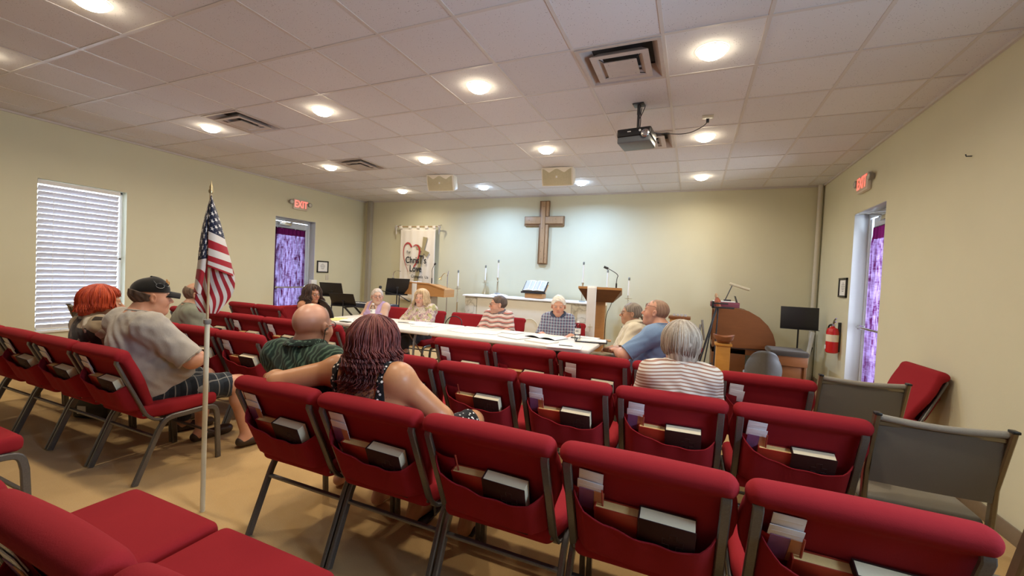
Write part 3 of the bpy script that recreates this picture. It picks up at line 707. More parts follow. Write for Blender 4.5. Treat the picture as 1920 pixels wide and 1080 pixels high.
# boom microphone
t=thing('boom_microphone','black microphone on a boom arm above the keyboard','microphone',(-5.0,6.35,0))
obj('stand_pole',MB().tube([(0,0,.02),(0,0,.97)],.01).lathe([(.001,0),(.13,0),(.13,.012),(.02,.03)],n=20),MSTAND,t)
obj('boom',MB().tube([(-.42,-.02,1.04),(0,0,.97),(.22,.0,.88)],.008).tube([(.12,0,.92),(.24,.0,.872)],.014),MSTAND,t)
obj('microphone_body',MB().tube([(-.49,-.03,.98),(-.44,-.03,1.07)],.014),MSTAND,t); obj('windscreen',MB().lathe([(.001,-.032),(.022,-.024),(.029,0),(.022,.024),(.001,.032)],(-.425,-.03,1.10),16),mat('mic_mesh',(.04,.04,.045),.6,bump=(400,.6)),t)

# ---------------------------------------------------------------- right lectern
t=thing('lectern','oak lectern on a post with white stole and gooseneck microphone','lectern',(-1.16,5.72,0),R(8))
tp=MB().prism([(-.26,-.24,1.300),(.30,-.24,1.300),(.30,.22,1.225),(-.26,.22,1.225)],(0,0,.03)); obj('top_board',tp,MOAK,t,smooth=False)
obj('underside_box',MB().add([(-.15,-.14,1.13),(.19,-.14,1.13),(.19,.14,1.13),(-.15,.14,1.13),(-.255,-.235,1.301),(.295,-.235,1.301),(.295,.215,1.224),(-.255,.215,1.224)],[(0,3,2,1),(0,1,5,4),(1,2,6,5),(2,3,7,6),(3,0,4,7)]),wood('wood_dark',(.10,.04,.015),(.20,.09,.035)),t,smooth=False)  # underside box coloured darker than the oak board
obj('post',MB().box((-.05,-.07,.04),(.09,.07,1.14),.004),MOAK,t); obj('foot',MB().box((-.22,-.22,0),(.26,.22,.04),.005),MOAK,t)
stole(t,-.08,-.247,1.334,.52,.12); gooseneck(t,(.22,.0,1.31),.28,bend=-.13)
obj('microphone_cable',MB().tube(smooth_path([(.2,.0,1.25),(.17,-.02,1.1),(.10,-.03,.95),(.10,-.03,.5)]),.004),MDARKM,t)
obj('book_shelf',MB().box((.09,-.07,.60),(.19,.07,.615),.003),MOAK,t)
# ---------------------------------------------------------------- organ, bench, stands, font
MORG=wood('organ_walnut',(.14,.050,.018),(.22,.082,.03),(1,1,5),2,.4); MORG2=wood('organ_walnut_edge',(.12,.045,.018),(.2,.08,.03),(1,1,5),2,.4)
t=thing('organ','brown console organ with curved side panel by the back wall','organ',(.72,7.05,0))
prof=[(-.40,.50),(-.40,1.10),(-.10,1.10),(.06,1.07),(.20,.99),(.31,.88),(.38,.76),(.415,.64),(.42,.55),(.34,.535)]
for y in (-.02,.62): obj('side_panel',MB().prism([(x,y,z) for x,z in prof],(0,.035,0)),MORG,t,smooth=False)
obj('curved_lid',MB().prism([(x+(.008 if i>2 else 0),0.015,z-.004) for i,(x,z) in enumerate(prof[1:9])]+[(.36,.015,.56),(.30,.015,.75),(.1,.015,.98),(-.38,.015,1.03)],(0,.605,0)),MORG2,t,smooth=False)
obj('lower_case',MB().box((-.40,.0,.0),(.05,.64,.50),.004).box((-.40,.0,.42),(.34,.64,.54),.004),MORG2,t); obj('panel_line',MB().box((-.395,-.024,.505),(.40,-.018,.512)),MDARKM,t)
obj('pedal_board',MB().box((.0,.05,.02),(.42,.60,.12),.01),MORG2,t)
tag(obj('hymn_book',MB().box((.27,7.06,1.104),(.66,7.28,1.18),.006),mat('maroon_cover',(.16,.03,.05),.5)),'dark maroon hymn book lying on top of the organ','book')
tag(obj('hymn_book',MB().box((.30,7.08,1.182),(.60,7.26,1.195),.003),MPAPER),'thin pale booklet lying on the maroon hymn book','book')
t=thing('piano_lamp','brass piano lamp with long shade on the organ','lamp',(.50,7.2,1.10))
obj('base',MB().box((-.05,-.04,.096),(.05,.04,.12),.005),MDARKM,t); obj('arm',MB().tube([(-.03,0,.11),(.06,0,.35)],.007),MDARKM,t)
obj('shade',MB().tube([(.02,-.0,.365),(.29,-.0,.285)],.022,n=14),mat('lamp_shade_cream',(.66,.60,.44),.3,metal=.4),t)
t=thing('figurine','small brown wooden figure leaning on top of the organ','figurine',(.38,7.0,1.102))
obj('body',MB().lathe([(.001,0),(.035,0),(.03,.05),(.045,.09),(.03,.13),(.02,.145)],n=14),wood('reddish_wood',(.25,.06,.03),(.36,.11,.05)),t,rot=(0,R(-14),0)); obj('head',MB().lathe([(.001,.14),(.022,.15),(.026,.175),(.012,.21),(.001,.215)],n=12),mat('tan_wood',(.45,.28,.15),.5),t,rot=(0,R(-14),0))
tag(obj('sheet_music',MB().box((.61,7.10,1.182),(.62,7.30,1.28),.002,rot=(0,R(-18),0)),MDARKM),'dark folder standing upright on the organ top','folder')
t=thing('organ_bench','organ bench with grey brown padded seat','bench',(1.22,6.72,0))
obj('cushion',MB().box((-.22,-.20,.53),(.23,.28,.60),.03,seg=4),fabric('cushion_brown',(.040,.030,.024),.2),t); obj('seat_box',MB().box((-.19,-.17,.40),(.215,.26,.53),.005),MORG,t)
obj('leg',MB().box((-.15,-.15,0),(-.12,.25,.40),.004),MORG2,t); obj('leg',MB().box((.18,-.15,0),(.212,.25,.40),.004),MORG2,t); obj('bench_panel',MB().box((-.12,-.13,.15),(.18,-.11,.40),.003),MORG,t)
# grey office chair turned sideways
t=thing('task_chair','grey chair with rounded back in front of the organ','chair',(.90,6.25,0))
def shell(u,v):
    x=-.20+.40*u; z=.26+.36*v; k=1-.25*max(0,abs(u-.5)*2)**3*(v**2)
    return (x*(.75+.25*math.sin(PI*min(1,v*.9+.3))),-.02+.10*(abs(u-.5)*2)**2-.06*v,.26+.36*v*k)
o=obj('back_shell',MB().grid(shell,16,14),mat('grey_plastic',(.10,.10,.102),.55),t); md=o.modifiers.new('s','SOLIDIFY'); md.thickness=.02
obj('seat',MB().box((-.2,.0,.24),(.2,.36,.28),.015,seg=3),fabric('grey_seat',(.16,.16,.165)),t); m=MB()
for x,y in ((-.16,.03),(.16,.03),(-.16,.33),(.16,.33)): m.tube([(x,y,0),(x,y,.25)],.012)
obj('leg',m,MDARKM,t)
# wooden font pedestal and bowl
MFONT=wood('honey_oak',(.50,.22,.04),(.66,.34,.08),(1,1,6))
t=thing('pedestal','honey oak square pedestal beside the organ','pedestal',(.35,5.25,0)); obj('shaft',MB().box((-.07,-.07,.02),(.07,.07,.755),.003),MFONT,t); obj('cap',MB().box((-.085,-.085,.755),(.085,.085,.78),.003),MFONT,t); obj('plinth',MB().box((-.10,-.10,0),(.10,.10,.03),.003),MFONT,t)
def bowl(u,v):
    a=2*PI*u; r=.06+.05*min(1,v*2) if v<.5 else .11-.012*(v-.5)*2; zz=.09*min(1,v*2)**1.4 if v<.5 else .09-.055*(v-.5)*2
    return (r*1.0*math.cos(a),r*.9*math.sin(a),zz+.012*math.cos(2*a)*min(1,v*2))
o=obj('bowl_body',MB().grid(bowl,32,12,closed=True).lathe([(.001,.035),(.097,.036)],n=24),wood('bowl_brown',(.20,.07,.03),(.34,.14,.06)),None,(.35,5.25,.783)); o.name='wooden_bowl'; tag(o,'brown wooden bowl on top of the honey oak pedestal','bowl')
# folded stands left of the organ
t=thing('folded_stand','black folded metal stand leaning at the left side of the organ','stand',(.14,6.72,0))
obj('frame',MB().tube([(.0,0,.25),(.20,.05,1.10)],.012,flat=(.03,.02)).tube([(.05,0,.12),(.17,.08,1.0)],.010).tube([(-.08,.0,.02),(.18,.05,.30)],.01).tube([(.18,0,.02),(-.02,.05,.3)],.01).tube([(.20,.05,.2),(.22,.05,1.12)],.01),MSTAND,t)
obj('tray',MB().box((.14,-.04,1.10),(.42,.0,1.125),.003).box((.14,-.04,1.16),(.34,.0,1.18),.003).box((.13,-.04,1.10),(.16,.02,1.20),.003),MSTAND,t)
obj('grey_clamp',MB().box((.02,-.04,.62),(.05,.02,.92),.01,rot=(0,R(-8),0)).box((-.03,-.04,.58),(.0,.02,.85),.01,rot=(0,R(6),0)),mat('stand_grey',(.22,.21,.20),.4,metal=.4),t)
tag(obj('cable_coil',MB().tube([(.12+.10*math.cos(a*.5)+.002*a,6.55+.07*math.sin(a*.5),.012+.001*a) for a in range(40)],.006),MBLACK),'coil of black cable on the floor by the organ','cable')
# little side table with glassware
t=thing('side_table','small reddish wood table behind the blue shirted man','table',(-.16,7.15,0)); obj('tabletop',MB().box((-.16,-.14,.875),(.16,.14,.915),.004),MORG,t); obj('apron',MB().box((-.14,-.12,.78),(.14,.12,.875),.003),MOAK,t)
for a in (-1,1):
    for b in (-1,1): obj('leg',MB().box((a*.12-.015,b*.10-.015,0),(a*.12+.015,b*.10+.015,.78),.003),MORG,t)
for i in range(4): tag(obj('communion_cup',MB().lathe([(.001,.0),(.016,.002),(.02,.035),(.018,.035),(.014,.006)],n=12),mat('cup_grey',(.55,.55,.55),.15,nz=None),None,(-.24+.055*i,7.10,.916)),f"tiny glass cup, {['first','second','third','last'][i]} from left on the small side table",'cup','cups on the side table')
# boards leaning in the corner
for i,(xa,xb,m_) in enumerate(((1.60,1.70,MWHITE),(1.56,1.60,MDARKM))):
    o=obj('leaning_board',MB().box((-.025+.01*i,-.012,0),(.025-.01*i,.012,.80-.22*i),.003),m_,None,(1.60-.035*i,7.60,0),(R(-6),R(9+6*i),0)); tag(o,['long white board','thin dark strip'][i]+' leaning in the back right corner','board')
# ---------------------------------------------------------------- ceiling speakers and projector
MSPK=mat('speaker_shell',(.80,.74,.62),.5,nz=None); MGRIL=mat('speaker_grille',(.50,.45,.30),.6,bump=(500,.4))
for x,rz,lab in ((-3.93,R(10),'cream wall speaker hung from the ceiling, left one'),(-1.91,R(4),'cream wall speaker hung from the ceiling, right one')):
    t=thing('ceiling_speaker',lab,'speaker',(x,5.95,2.925),(R(20),0,rz),'ceiling speakers')
    obj('cabinet',MB().box((-.235,-.02,-.14),(.235,.16,.13),.02,seg=3),MSPK,t)
    f=MB().grid(lambda u,v:(-.232+.464*u,-.022-.020*math.sin(PI*u)-.012*math.sin(PI*v),-.138+.266*v),20,12); obj('front_bezel',f,MSPK,t)
    f=MB().grid(lambda u,v:(-.215+.43*u,-.030-.020*math.sin(PI*u)-.014*math.sin(PI*v),-.128+(.215+.022*math.cos(4*PI*u)*1)*v),24,12); obj('grille',f,MGRIL,t)
    obj('badge',MB().box((-.014,-.066,-.018),(.014,-.060,.012),.002),MWHITE,t)
    obj('ceiling_bracket',MB().box((-.05,.08,.12),(.05,.14,.16),.004).tube([(0,.12,.13),(0,.09,.12)],.02),MDARKM,t)
t=thing('projector','black and grey projector hanging below the ceiling','projector',(-.54,3.98,2.67),R(-6))
obj('upper_case',MB().box((-.155,-.10,.045),(.145,.15,.12),.012,seg=3),mat('projector_black',(.012,.012,.014),.35),t); obj('lower_case',MB().box((-.150,-.104,-.01),(.14,.15,.047),.012,seg=3),mat('projector_grey',(.12,.13,.14),.4),t)
obj('lens_ring',MB().lathe([(.035,0),(.035,.03),(.026,.035),(.02,.02)],(.10,-.09,.055),20,rot=(R(90),0,0)),MCHROME,t)
obj('button_panel',MB().box((-.06,-.106,.085),(-.03,-.10,.092)).lathe([(.010,0),(.010,.004)],(.05,-.10,.09),12,rot=(R(90),0,0)),MWHITE,t)
obj('mount_pole',MB().tube([(0,.03,.12),(.0,.03,.30)],.012).box((-.03,0,.115),(.03,.06,.128),.003).box((-.05,-.02,.363),(.05,.08,.371),.002).tube([(0,.03,.28),(0,.03,.365)],.016),MDARKM,t)
obj('power_cable',MB().tube(smooth_path([(.02,.06,.10),(-.02,.04,.2),(.02,.08,.30),(.04,.09,.366)]),.004).tube(smooth_path([(-.0,.06,.10),(.02,.04,.2),(.0,.10,.3),(.01,.1,.366)]),.004),MDARKM,t)
tag(obj('extension_cable',MB().tube(smooth_path([(-.40,3.99,2.765),(-.28,4.05,2.765),(-.12,4.18,2.79),(-.0,4.36,2.90),(.05,4.46,2.98),(.05,4.48,3.02)],3),.004).box((.037,4.465,2.985),(.063,4.495,3.02),.003),MDARKM),'black cable running from the projector to a ceiling socket','cable')
tag(obj('ceiling_outlet',MB().box((-.0,4.43,H-.004),(.10,4.53,H+.004),.002),MTRIM),'cream socket plate in the ceiling right of the projector','socket')

# ================================================================ TABLES
MTAB=mat('table_plastic',(.76,.75,.71),.4,nz=(300,.03)); MTLEG=mat('table_leg_grey',(.30,.31,.32),.4,metal=.5)
def ftable(xa,xb,lab):
    xc=(xa+xb)/2; w=(xb-xa)/2; t=thing('folding_table',lab,'table',(xc,4.38,0),0,'white folding tables')
    obj('tabletop',MB().box((-w,-.42,.70),(w,.42,.742),.014,seg=3),MTAB,t)
    for s in (-1,1):
        X=s*(w-.28); obj('leg',MB().tube(smooth_path([(X,-.30,.0),(X,-.30,.55),(X,-.26,.69)],1),.014).tube(smooth_path([(X,.30,0),(X,.30,.55),(X,.26,.69)],1),.014).tube([(X,-.30,.30),(X,.30,.30)],.01).tube([(X,0,.30),(X-s*.35,0,.69)],.008),MTLEG,t)
ftable(-2.68,-.87,'white folding table, right one, in front of the plaid shirted man'); ftable(-4.53,-2.70,'white folding table, left one, in front of the blonde woman')
TZ=.7425
SHN=[0]
def sheet(x,y,w,h,rz,lab,mat_=None,th=.003,name='paper_sheet',cat='paper',z=None):
    SHN[0]+=1; z=TZ+.0009*(SHN[0]%5)
    o=obj(name,MB().box((-w/2,-h/2,0),(w/2,h/2,th)),mat_ or MPAPER,None,(x,y,z),(0,0,R(rz)),smooth=False); return tag(o,lab,cat,'papers on the tables')
MYEL=mat('legal_yellow',(.75,.66,.25),.7,nz=None)
sheet(-4.30,4.15,.22,.30,20,'yellow writing pad at the left end of the tables',MYEL,.006,'writing_pad','notepad'); sheet(-4.02,4.22,.40,.30,-12,'wide white sheet beside the yellow pad'); sheet(-3.75,4.33,.24,.30,15,'white sheet left of the reddish haired woman')
tag(obj('eyeglasses',MB().tube([(-.06+.022*math.cos(a*.5),0,.018+.018*math.sin(a*.5)) for a in range(13)],.002).tube([(.0+.022*math.cos(a*.5),0,.018+.018*math.sin(a*.5)) for a in range(13)],.002).tube([(.022,0,.02),(.03,.13,.01)],.002),MDARKM,None,(-3.86,4.12,TZ+.002)),'dark folded eyeglasses on the left table','eyeglasses')
tag(obj('phone',MB().box((-.07,-.035,0),(.07,.035,.009),.004),MBLACK,None,(-3.98,4.02,TZ)),'black phone lying on the left table','phone')
sheet(-3.27,4.55,.30,.22,-5,'white sheet under the blonde woman\'s hands'); sheet(-3.05,4.40,.30,.22,12,'notebook page right of the blonde woman',None,.008)
sheet(-2.42,4.30,.34,.24,-14,'white sheet at the joint of the two tables'); sheet(-2.20,4.38,.34,.26,10,'printed sheet before the striped shirt man'); sheet(-1.98,4.62,.28,.22,-8,'small sheet close to the striped shirt man')
sheet(-1.78,4.27,.30,.22,-20,'white sheet left of the open notebook'); sheet(-1.13,4.02,.34,.24,8,'sheet with a pen at the right table corner'); sheet(-1.42,4.16,.30,.20,-14,'stacked sheets at the front table edge',None,.012)
t=thing('open_notebook','open notebook with white pages before the plaid shirted man','notebook',(-1.48,4.50,TZ),R(-16)); obj('page_block',MB().grid(lambda u,v:(-.20+.20*u,-.13+.26*v,.006+.016*math.sin(PI*u)),10,3).grid(lambda u,v:(.20*u,-.13+.26*v,.006+.016*math.sin(PI*u)),10,3),MPAPER,t); obj('cover',MB().box((-.205,-.135,0),(.205,.135,.004),.001),MDARKM,t)
t=thing('portfolio','dark zip folder with white paper overhanging the table corner','folder',(-.98,4.55,TZ),R(10)); obj('cover',MB().box((-.17,-.12,0),(.17,.12,.012),.004),MDARKM,t); obj('paper',MB().box((-.15,-.105,.012),(.155,.10,.018)),MPAPER,t)
t=thing('portfolio','second folder with papers behind the water bottle','folder',(-1.08,4.72,TZ),R(-8)); obj('cover',MB().box((-.16,-.07,0),(.16,.07,.010),.004),MDARKM,t); obj('paper',MB().box((-.14,-.06,.010),(.145,.06,.02)),MPAPER,t)
for (x,y,rz,lab) in ((-1.12,4.03,6,'dark pen on the sheet at the right table corner'),(-3.42,4.45,20,'dark pen on the table by the blonde woman')):
    tag(obj('pen',MB().tube([(-.07,0,.005),(.065,0,.005)],.004).tube([(.065,0,.005),(.075,0,.004)],.0015),MDARKM,None,(x,y,TZ+.004),(0,0,R(rz))),lab,'pen','pens on the tables')
MPET=glass('bottle_plastic',(.90,.92,.93))
def bottle(x,y,lab):
    t=thing('water_bottle',lab,'bottle',(x,y,TZ),0,'water bottles on the tables')
    obj('bottle_body',MB().lathe([(.001,.0),(.028,.0),(.032,.01),(.030,.04),(.032,.05),(.030,.09),(.032,.12),(.031,.15),(.022,.178),(.012,.19),(.012,.20)],n=20),MPET,t)
    obj('label',MB().lathe([(.0325,.075),(.0325,.135)],n=20,cap=False),MPAPER,t); obj('cap',MB().lathe([(.0145,.196),(.0145,.214),(.001,.215)],n=16),MWHITE,t)
    p=MB(); 
    for z in (.10,.112): p.box((-.016,-.0335,z),(.016,-.0325,z+.005))
    obj('label_print',p,mat('print_dark',(.1,.1,.14),.7,nz=None),t)
bottle(-1.13,4.52,'clear water bottle beside the plaid shirted man'); bottle(-4.02,4.55,'clear water bottle in front of the lilac top woman')
# ================================================================ CHAIRS
MRED=fabric('crimson_upholstery',(.265,.015,.021),.0,.12); MFRAME=mat('hammered_charcoal',(.14,.132,.126),.30,metal=.5,nz=(180,.3),bump=(220,.15,.001))
BP=Vector((0,-.165,.44)); BH=Vector((0,-.408,.913)); BN=Vector((0,.913,.408))   # back plane: base, up, forward normal
def bk(u,h,n): return tuple(BP+Vector((u,0,0))+BH*h+BN*n)
def back_cushion():
    h=.0085; lo=np.array([-.30,-.06,-.04]); n=(72,int(.58/h)+1,int(.15/h)+1)
    X,Y,Z=np.meshgrid(*[lo[i]+h*np.arange(n[i]) for i in range(3)],indexing='ij')   # u,h,n
    wd=np.interp(Y,[0,.10,.20,.27,.34,.42],[.215,.238,.272,.281,.272,.250])
    th=.026+.010*np.cos(np.clip(X/.27,-1,1)*PI/2)*np.clip(Y/.2,0,1)
    def rbox(cx,hx,cy,hy,cz,hz,r):
        a=np.abs(X-cx)-(hx-r); b=np.abs(Y-cy)-(hy-r); c=np.abs(Z-cz)-(hz-r)
        return np.sqrt(np.maximum(a,0)**2+np.maximum(b,0)**2+np.maximum(c,0)**2)+np.minimum(np.maximum(np.maximum(a,b),c),0)-r
    p=rbox(0,wd,.205,.215,.030+th*.3,th,.022)
    d=np.sqrt(np.maximum(np.abs(X)-.238,0)**2+((Y-.405))**2+((Z-.022)*.92)**2)-.0335
    q=smin(p,d,.028)
    V,Q=nets(q.astype(np.float32),lo,h); V=relax(V,Q,1,.4)
    W_=np.array([bk(*v) for v in V]); return arr_mesh('backrest',W_,Q,[MRED])
def seat_cushion():
    h=.010; lo=np.array([-.30,-.24,.36]); n=(61,56,17)
    X,Y,Z=np.meshgrid(*[lo[i]+h*np.arange(n[i]) for i in range(3)],indexing='ij')
    wd=np.interp(Y,[-.2,-.05,.24],[.235,.268,.268]); dome=.012*np.cos(np.clip(X/.27,-1,1)*PI/2)*np.cos(np.clip((Y-.02)/.26,-1,1)*PI/2)
    zc=.435+.02*np.clip(Y,0,1)+dome*.6-.25*np.maximum(Y-.17,0)**2*8*.1
    r=.032; a=np.abs(X)-(wd-r); b=np.abs(Y-.025)-(.225-r); c=np.abs(Z-zc)-(.040-r*.9)
    q=np.sqrt(np.maximum(a,0)**2+np.maximum(b,0)**2+np.maximum(c,0)**2)+np.minimum(np.maximum(np.maximum(a,b),c),0)-r
    V,Q=nets(q.astype(np.float32),lo,h); return arr_mesh('seat',relax(V,Q,1,.4),Q,[MRED])
ME_BACK=back_cushion(); ME_SEAT=seat_cushion()
def upright(s):
    P=[bk(s*.238,.375,-.012),bk(s*.238,.0,-.014)]+[(s*.238,-.155,.405),(s*.238,-.11,.372),(s*.238,.02,.372),(s*.238,.18,.39)]
    P=[P[0]]+smooth_path(P[1:],2); P.insert(0,bk(s*.238,.385,-.004)); return MB().tube(P,.01,flat=(.030,.017),up=None) if False else MB().tube(P,.01,flat=(.017,.030),up=(1,0,0))
def rear_leg(s):
    X=s*.262; return MB().tube(smooth_path([(X,.03,.385),(X,-.045,.385),(X,-.085,.365),(X,-.115,.31)],2)+[Vector((X,-.235,.004))],.01,flat=(.034,.024),up=(1,0,0))
def front_leg(s):
    X=s*.262; return MB().tube(smooth_path([(X,.03,.385),(X,.19,.39),(X,.235,.37),(X,.248,.30)],2)+[Vector((X,.262,.004))],.01,flat=(.034,.024),up=(1,0,0))
ME_UP=[upright(s).mesh('upright',[MFRAME]) for s in (-1,1)]
ME_LEG=[f(s).mesh('leg',[MFRAME]) for f in (rear_leg,front_leg) for s in (-1,1)]
ME_ST=[MB().tube([(-.262,-.130,.275),(.262,-.130,.275)],.01,flat=(.024,.014),up=(0,0,1)).mesh('stretcher',[MFRAME]),MB().tube([(-.238,-.178,.425),(.238,-.178,.425)],.01,flat=(.02,.014),up=(0,0,1)).mesh('stretcher',[MFRAME]),
       MB().tube([(-.262,.25,.18),(.262,.25,.18)],.01,flat=(.02,.014),up=(0,0,1)).mesh('stretcher',[MFRAME])]
def pocket():
    mb=MB()
    def top(u): # pocket mouth height along the back
        q=(u+.225)/.45
        return np.interp(q,[0,.10,.25,.45,.7,.85,1],[.280,.25,.215,.187,.178,.188,.215])
    def fn(a,b):
        u=-.226+.452*a; t=top(u); hh=.015+(t-.015)*b
        e=min(1,min(a,1-a)*10); n=-.003-.066*(e**.7)*math.sin(PI*.5*min(1,b*4+.12))+.006*(b>.9)*0
        n+=.003*math.sin(a*23)*e*b
        return bk(u,hh,n)
    mb.grid(fn,28,12); me=mb.mesh('p',[MRED]); return me
ME_PO=pocket()
def hem():
    P=[]
    for i in range(29):
        a=i/28; u=-.226+.452*a; q=a; t=float(np.interp(q,[0,.10,.25,.45,.7,.85,1],[.280,.25,.215,.187,.178,.188,.215])); e=min(1,min(a,1-a)*10)
        P.append(bk(u,t,-.003-.066*e**.7+.003*math.sin(a*23)*e))
    return MB().tube(P,.0035,n=6)
ME_HEM=hem().mesh('hem',[MRED])
ME_SLOT=MB().grid(lambda a,b:bk(-.226+.085*a,.20+.10*b-.02*a*b,-.004-.014*math.sin(PI*(.08+.84*a))**.6),8,5).mesh('card_slot',[MRED])
def make_chair():
    t=thing('church_chair','chair','chair',group='red stacking chairs')
    for n,m in (('seat',ME_SEAT),('backrest',ME_BACK)): link(n,m,t)
    for m in ME_UP: link('upright',m,t)
    for m in ME_LEG: link('leg',m,t)
    for m in ME_ST: link('stretcher',m,t)
    p=link('book_pocket',ME_PO,t); link('pocket_hem',ME_HEM,p); link('card_slot',ME_SLOT,p)
    return t
# books, standing in the frame of the chair back
def book_mesh(w,hh,th,cover,pages,cross):
    c=MB().box((0,0,-th),(w,hh,-th+.0035),.001).box((0,0,-.0035),(w,hh,0),.001).box((-.003,0,-th),(.002,hh,0),.0015)
    p=MB().box((.001,.003,-th+.003),(w-.003,hh-.004,-.003))
    e=None
    if cross:
        e=MB(); z=-th-.0006; cx,cy=w*.62,hh*.70; a=.012; b=.034
        pts=[(-a,-b),(a,-b),(a,-a),(b,-a),(b,a),(a,a),(a,b),(-a,b),(-a,a),(-b,a),(-b,-a),(-a,-a)]
        e.tube([(cx+x*.9,cy+y,z) for x,y in pts],.0009,n=5,closed=True)
    return c.mesh('cover',[cover]),p.mesh('pages',[pages]),e.mesh('cross_emblem',[mat('emboss_gold',(.055,.022,.016),.4)]) if e else None
MPG1=mat('pages_yellowed',(.88,.62,.26),.8,nz=(200,.08)); MPG2=mat('pages_cream',(.93,.83,.58),.8,nz=(200,.05))
BK_R=book_mesh(.142,.215,.040,mat('book_red',(.36,.03,.015),.45),MPG1,False); BK_B=book_mesh(.168,.225,.052,mat('book_brown',(.036,.011,.010),.65,spec=.2),MPG2,True)
MENV=mat('envelope_white',(.78,.76,.78),.7,nz=(30,.04)); MLFT=mat('leaflet_violet',(.25,.10,.22),.5)
def env_mesh(w,h): return MB().box((0,0,-.003),(w,h,0),.0008).box((.006,h-.022,-.0036),(w-.006,h-.019,-.0029)).mesh('envelope',[MENV])
ME_ENV=[env_mesh(.080,.10),env_mesh(.086,.085)]
ME_LFT=MB().box((0,0,-.002),(.05,.09,0)).mesh('leaflet',[MLFT]); ME_LFT2=MB().box((.051,0,-.002),(.084,.09,0)).mesh('leaflet',[mat('leaflet_orange',(.55,.25,.12),.5)])
ME_PEN=MB().tube([(0,0,0),(0,.09,0)],.0035,n=6).mesh('pencil',[mat('pencil_red',(.35,.05,.03),.4)])
BROT=Matrix(((1,0,0),(0,BH.y,BN.y),(0,BH.z,BN.z)))  # book local x->u, y->h, z->n
def put(nm,lab,cat,meshes,C,u,h,n,grp,dz=0,tilt=0):
    base=Matrix.Translation(C[0])@Matrix.Rotation(C[1],4,'Z')@Matrix.Translation(bk(u,h,n))@BROT.to_4x4()@Matrix.Rotation(dz,4,'Z')@Matrix.Rotation(tilt,4,'X')
    ms=[m for m in meshes if m]
    if len(ms)==1: o=link(nm,ms[0][1])
    else:
        o=bpy.data.objects.new(nm,None); COL.objects.link(o); o.empty_display_size=.03
        for k,m in ms: link(k,m,o)
    o.matrix_world=base; tag(o,lab,cat,grp); return o
FIRST=[None]
def chair(x,y,rz,lab,grp='red stacking chairs'):
    if FIRST[0] is None: FIRST[0]=make_chair(); t=FIRST[0]; t.location=(x,y,0); t.rotation_euler=(0,0,rz); t['label']=lab
    else: t=dup(FIRST[0],(x,y,0),rz,lab)
    t['group']=grp; return t
def stock(x,y,rz,where,row,kinds='rbe',full=True):
    C=((x,y,0),rz); j=lambda a:random.uniform(-a,a)
    if 'r' in kinds:
        u=-.147+j(.008); put('hymnal',f"red yellow-paged hymnal in pocket of {where}",'book',[('cover',BK_R[0]),('pages',BK_R[1])],C,u,.030+j(.006),-.010,'red hymnals in '+row,R(j(2)),R(3))
    if 'b' in kinds:
        u=-.010+j(.008); put('hymnal',f"dark brown cream-paged book in pocket of {where}",'book',[('cover',BK_B[0]),('pages',BK_B[1]),('cross_emblem',BK_B[2])],C,u,.038+j(.006),-.008,'dark brown books in '+row,R(j(2)-1),R(2))
    if 'e' in kinds:
        put('envelope',f"upper white envelope on back of {where}",'envelope',[('envelope',ME_ENV[0])],C,-.207+j(.004),.275,-.006,'envelopes in '+row,R(-3+j(2)))
        put('envelope',f"lower white envelope on back of {where}",'envelope',[('envelope',ME_ENV[1])],C,-.209+j(.004),.250,-.012,'envelopes in '+row,R(-4+j(2)))
        if full: put('leaflet',f"violet leaflet below envelopes on {where}",'leaflet',[('leaflet',ME_LFT),('leaflet',ME_LFT2)],C,-.207,.21,-.016,'leaflets in '+row,R(-4))
    if 'p' in kinds: put('pencil',f"thin red pencil in pocket of {where}",'pencil',[('pencil',ME_PEN)],C,-.122,.225,-.024,'pencils in '+row)
ORD=['first','second','third','fourth','fifth','sixth','seventh']
P_=.56
# right-hand block: rows A (nearest), B, C
for row,y,xl,pit,full in (('nearest right-hand row',1.69,-2.06,.556,True),('middle right-hand row',2.59,-2.03,.558,True),('foremost right-hand row',3.40,-2.04,.556,False)):
    for i in range(5):
        x=xl+pit*(i+.5); w=f"{ORD[i]} from left in {row}"
        chair(x,y,0,f"red padded chair, {w}",'chairs of the '+row)
        k='rbe'
        if row[0]=='n': k=['rbe','rbe','rbp','rbep','rbep'][i]
        if row[0]=='m': k=['rb','rbp','rbep','rbep','rbep'][i]
        if row[0]=='f': k=['be','rb','be','e','e'][i]
        stock(x,y,0,'chair '+w,row,k,full)
# left-hand block, counted from the aisle
for row,y,xr,n,full in (('nearest left-hand row',1.69,-3.08,5,False),('second left-hand row',2.56,-3.06,4,False),('third left-hand row',3.42,-3.12,5,False)):
    for i in range(n):
        x=xr-P_*(i+.5); w=f"{ORD[i]} from aisle in {row}"
        chair(x,y,0,f"red padded chair, {w}",'chairs of the '+row)
        stock(x,y,0,'chair '+w,row,'rbe' if i<4 else '',full)
for i,x in enumerate((-5.46,-6.02)):
    w=f"{ORD[i]} from aisle in the fourth left-hand row"; chair(x,4.38,0,f"red padded chair, {w}",'chairs of the fourth left-hand row')
# foreground row at the bottom left
for i,x in enumerate((-1.77,-1.21,-.65)):
    w=f"{ORD[i]} from left in the bottom foreground row"; chair(x,.72,0,f"red padded chair seen from above, {w}",'chairs of the bottom foreground row')
    if i>0: stock(x,.72,0,'chair '+w,'bottom foreground row','rbe')
chair(-3.36,.74,0,'red padded chair whose seat corner shows at the left picture edge')
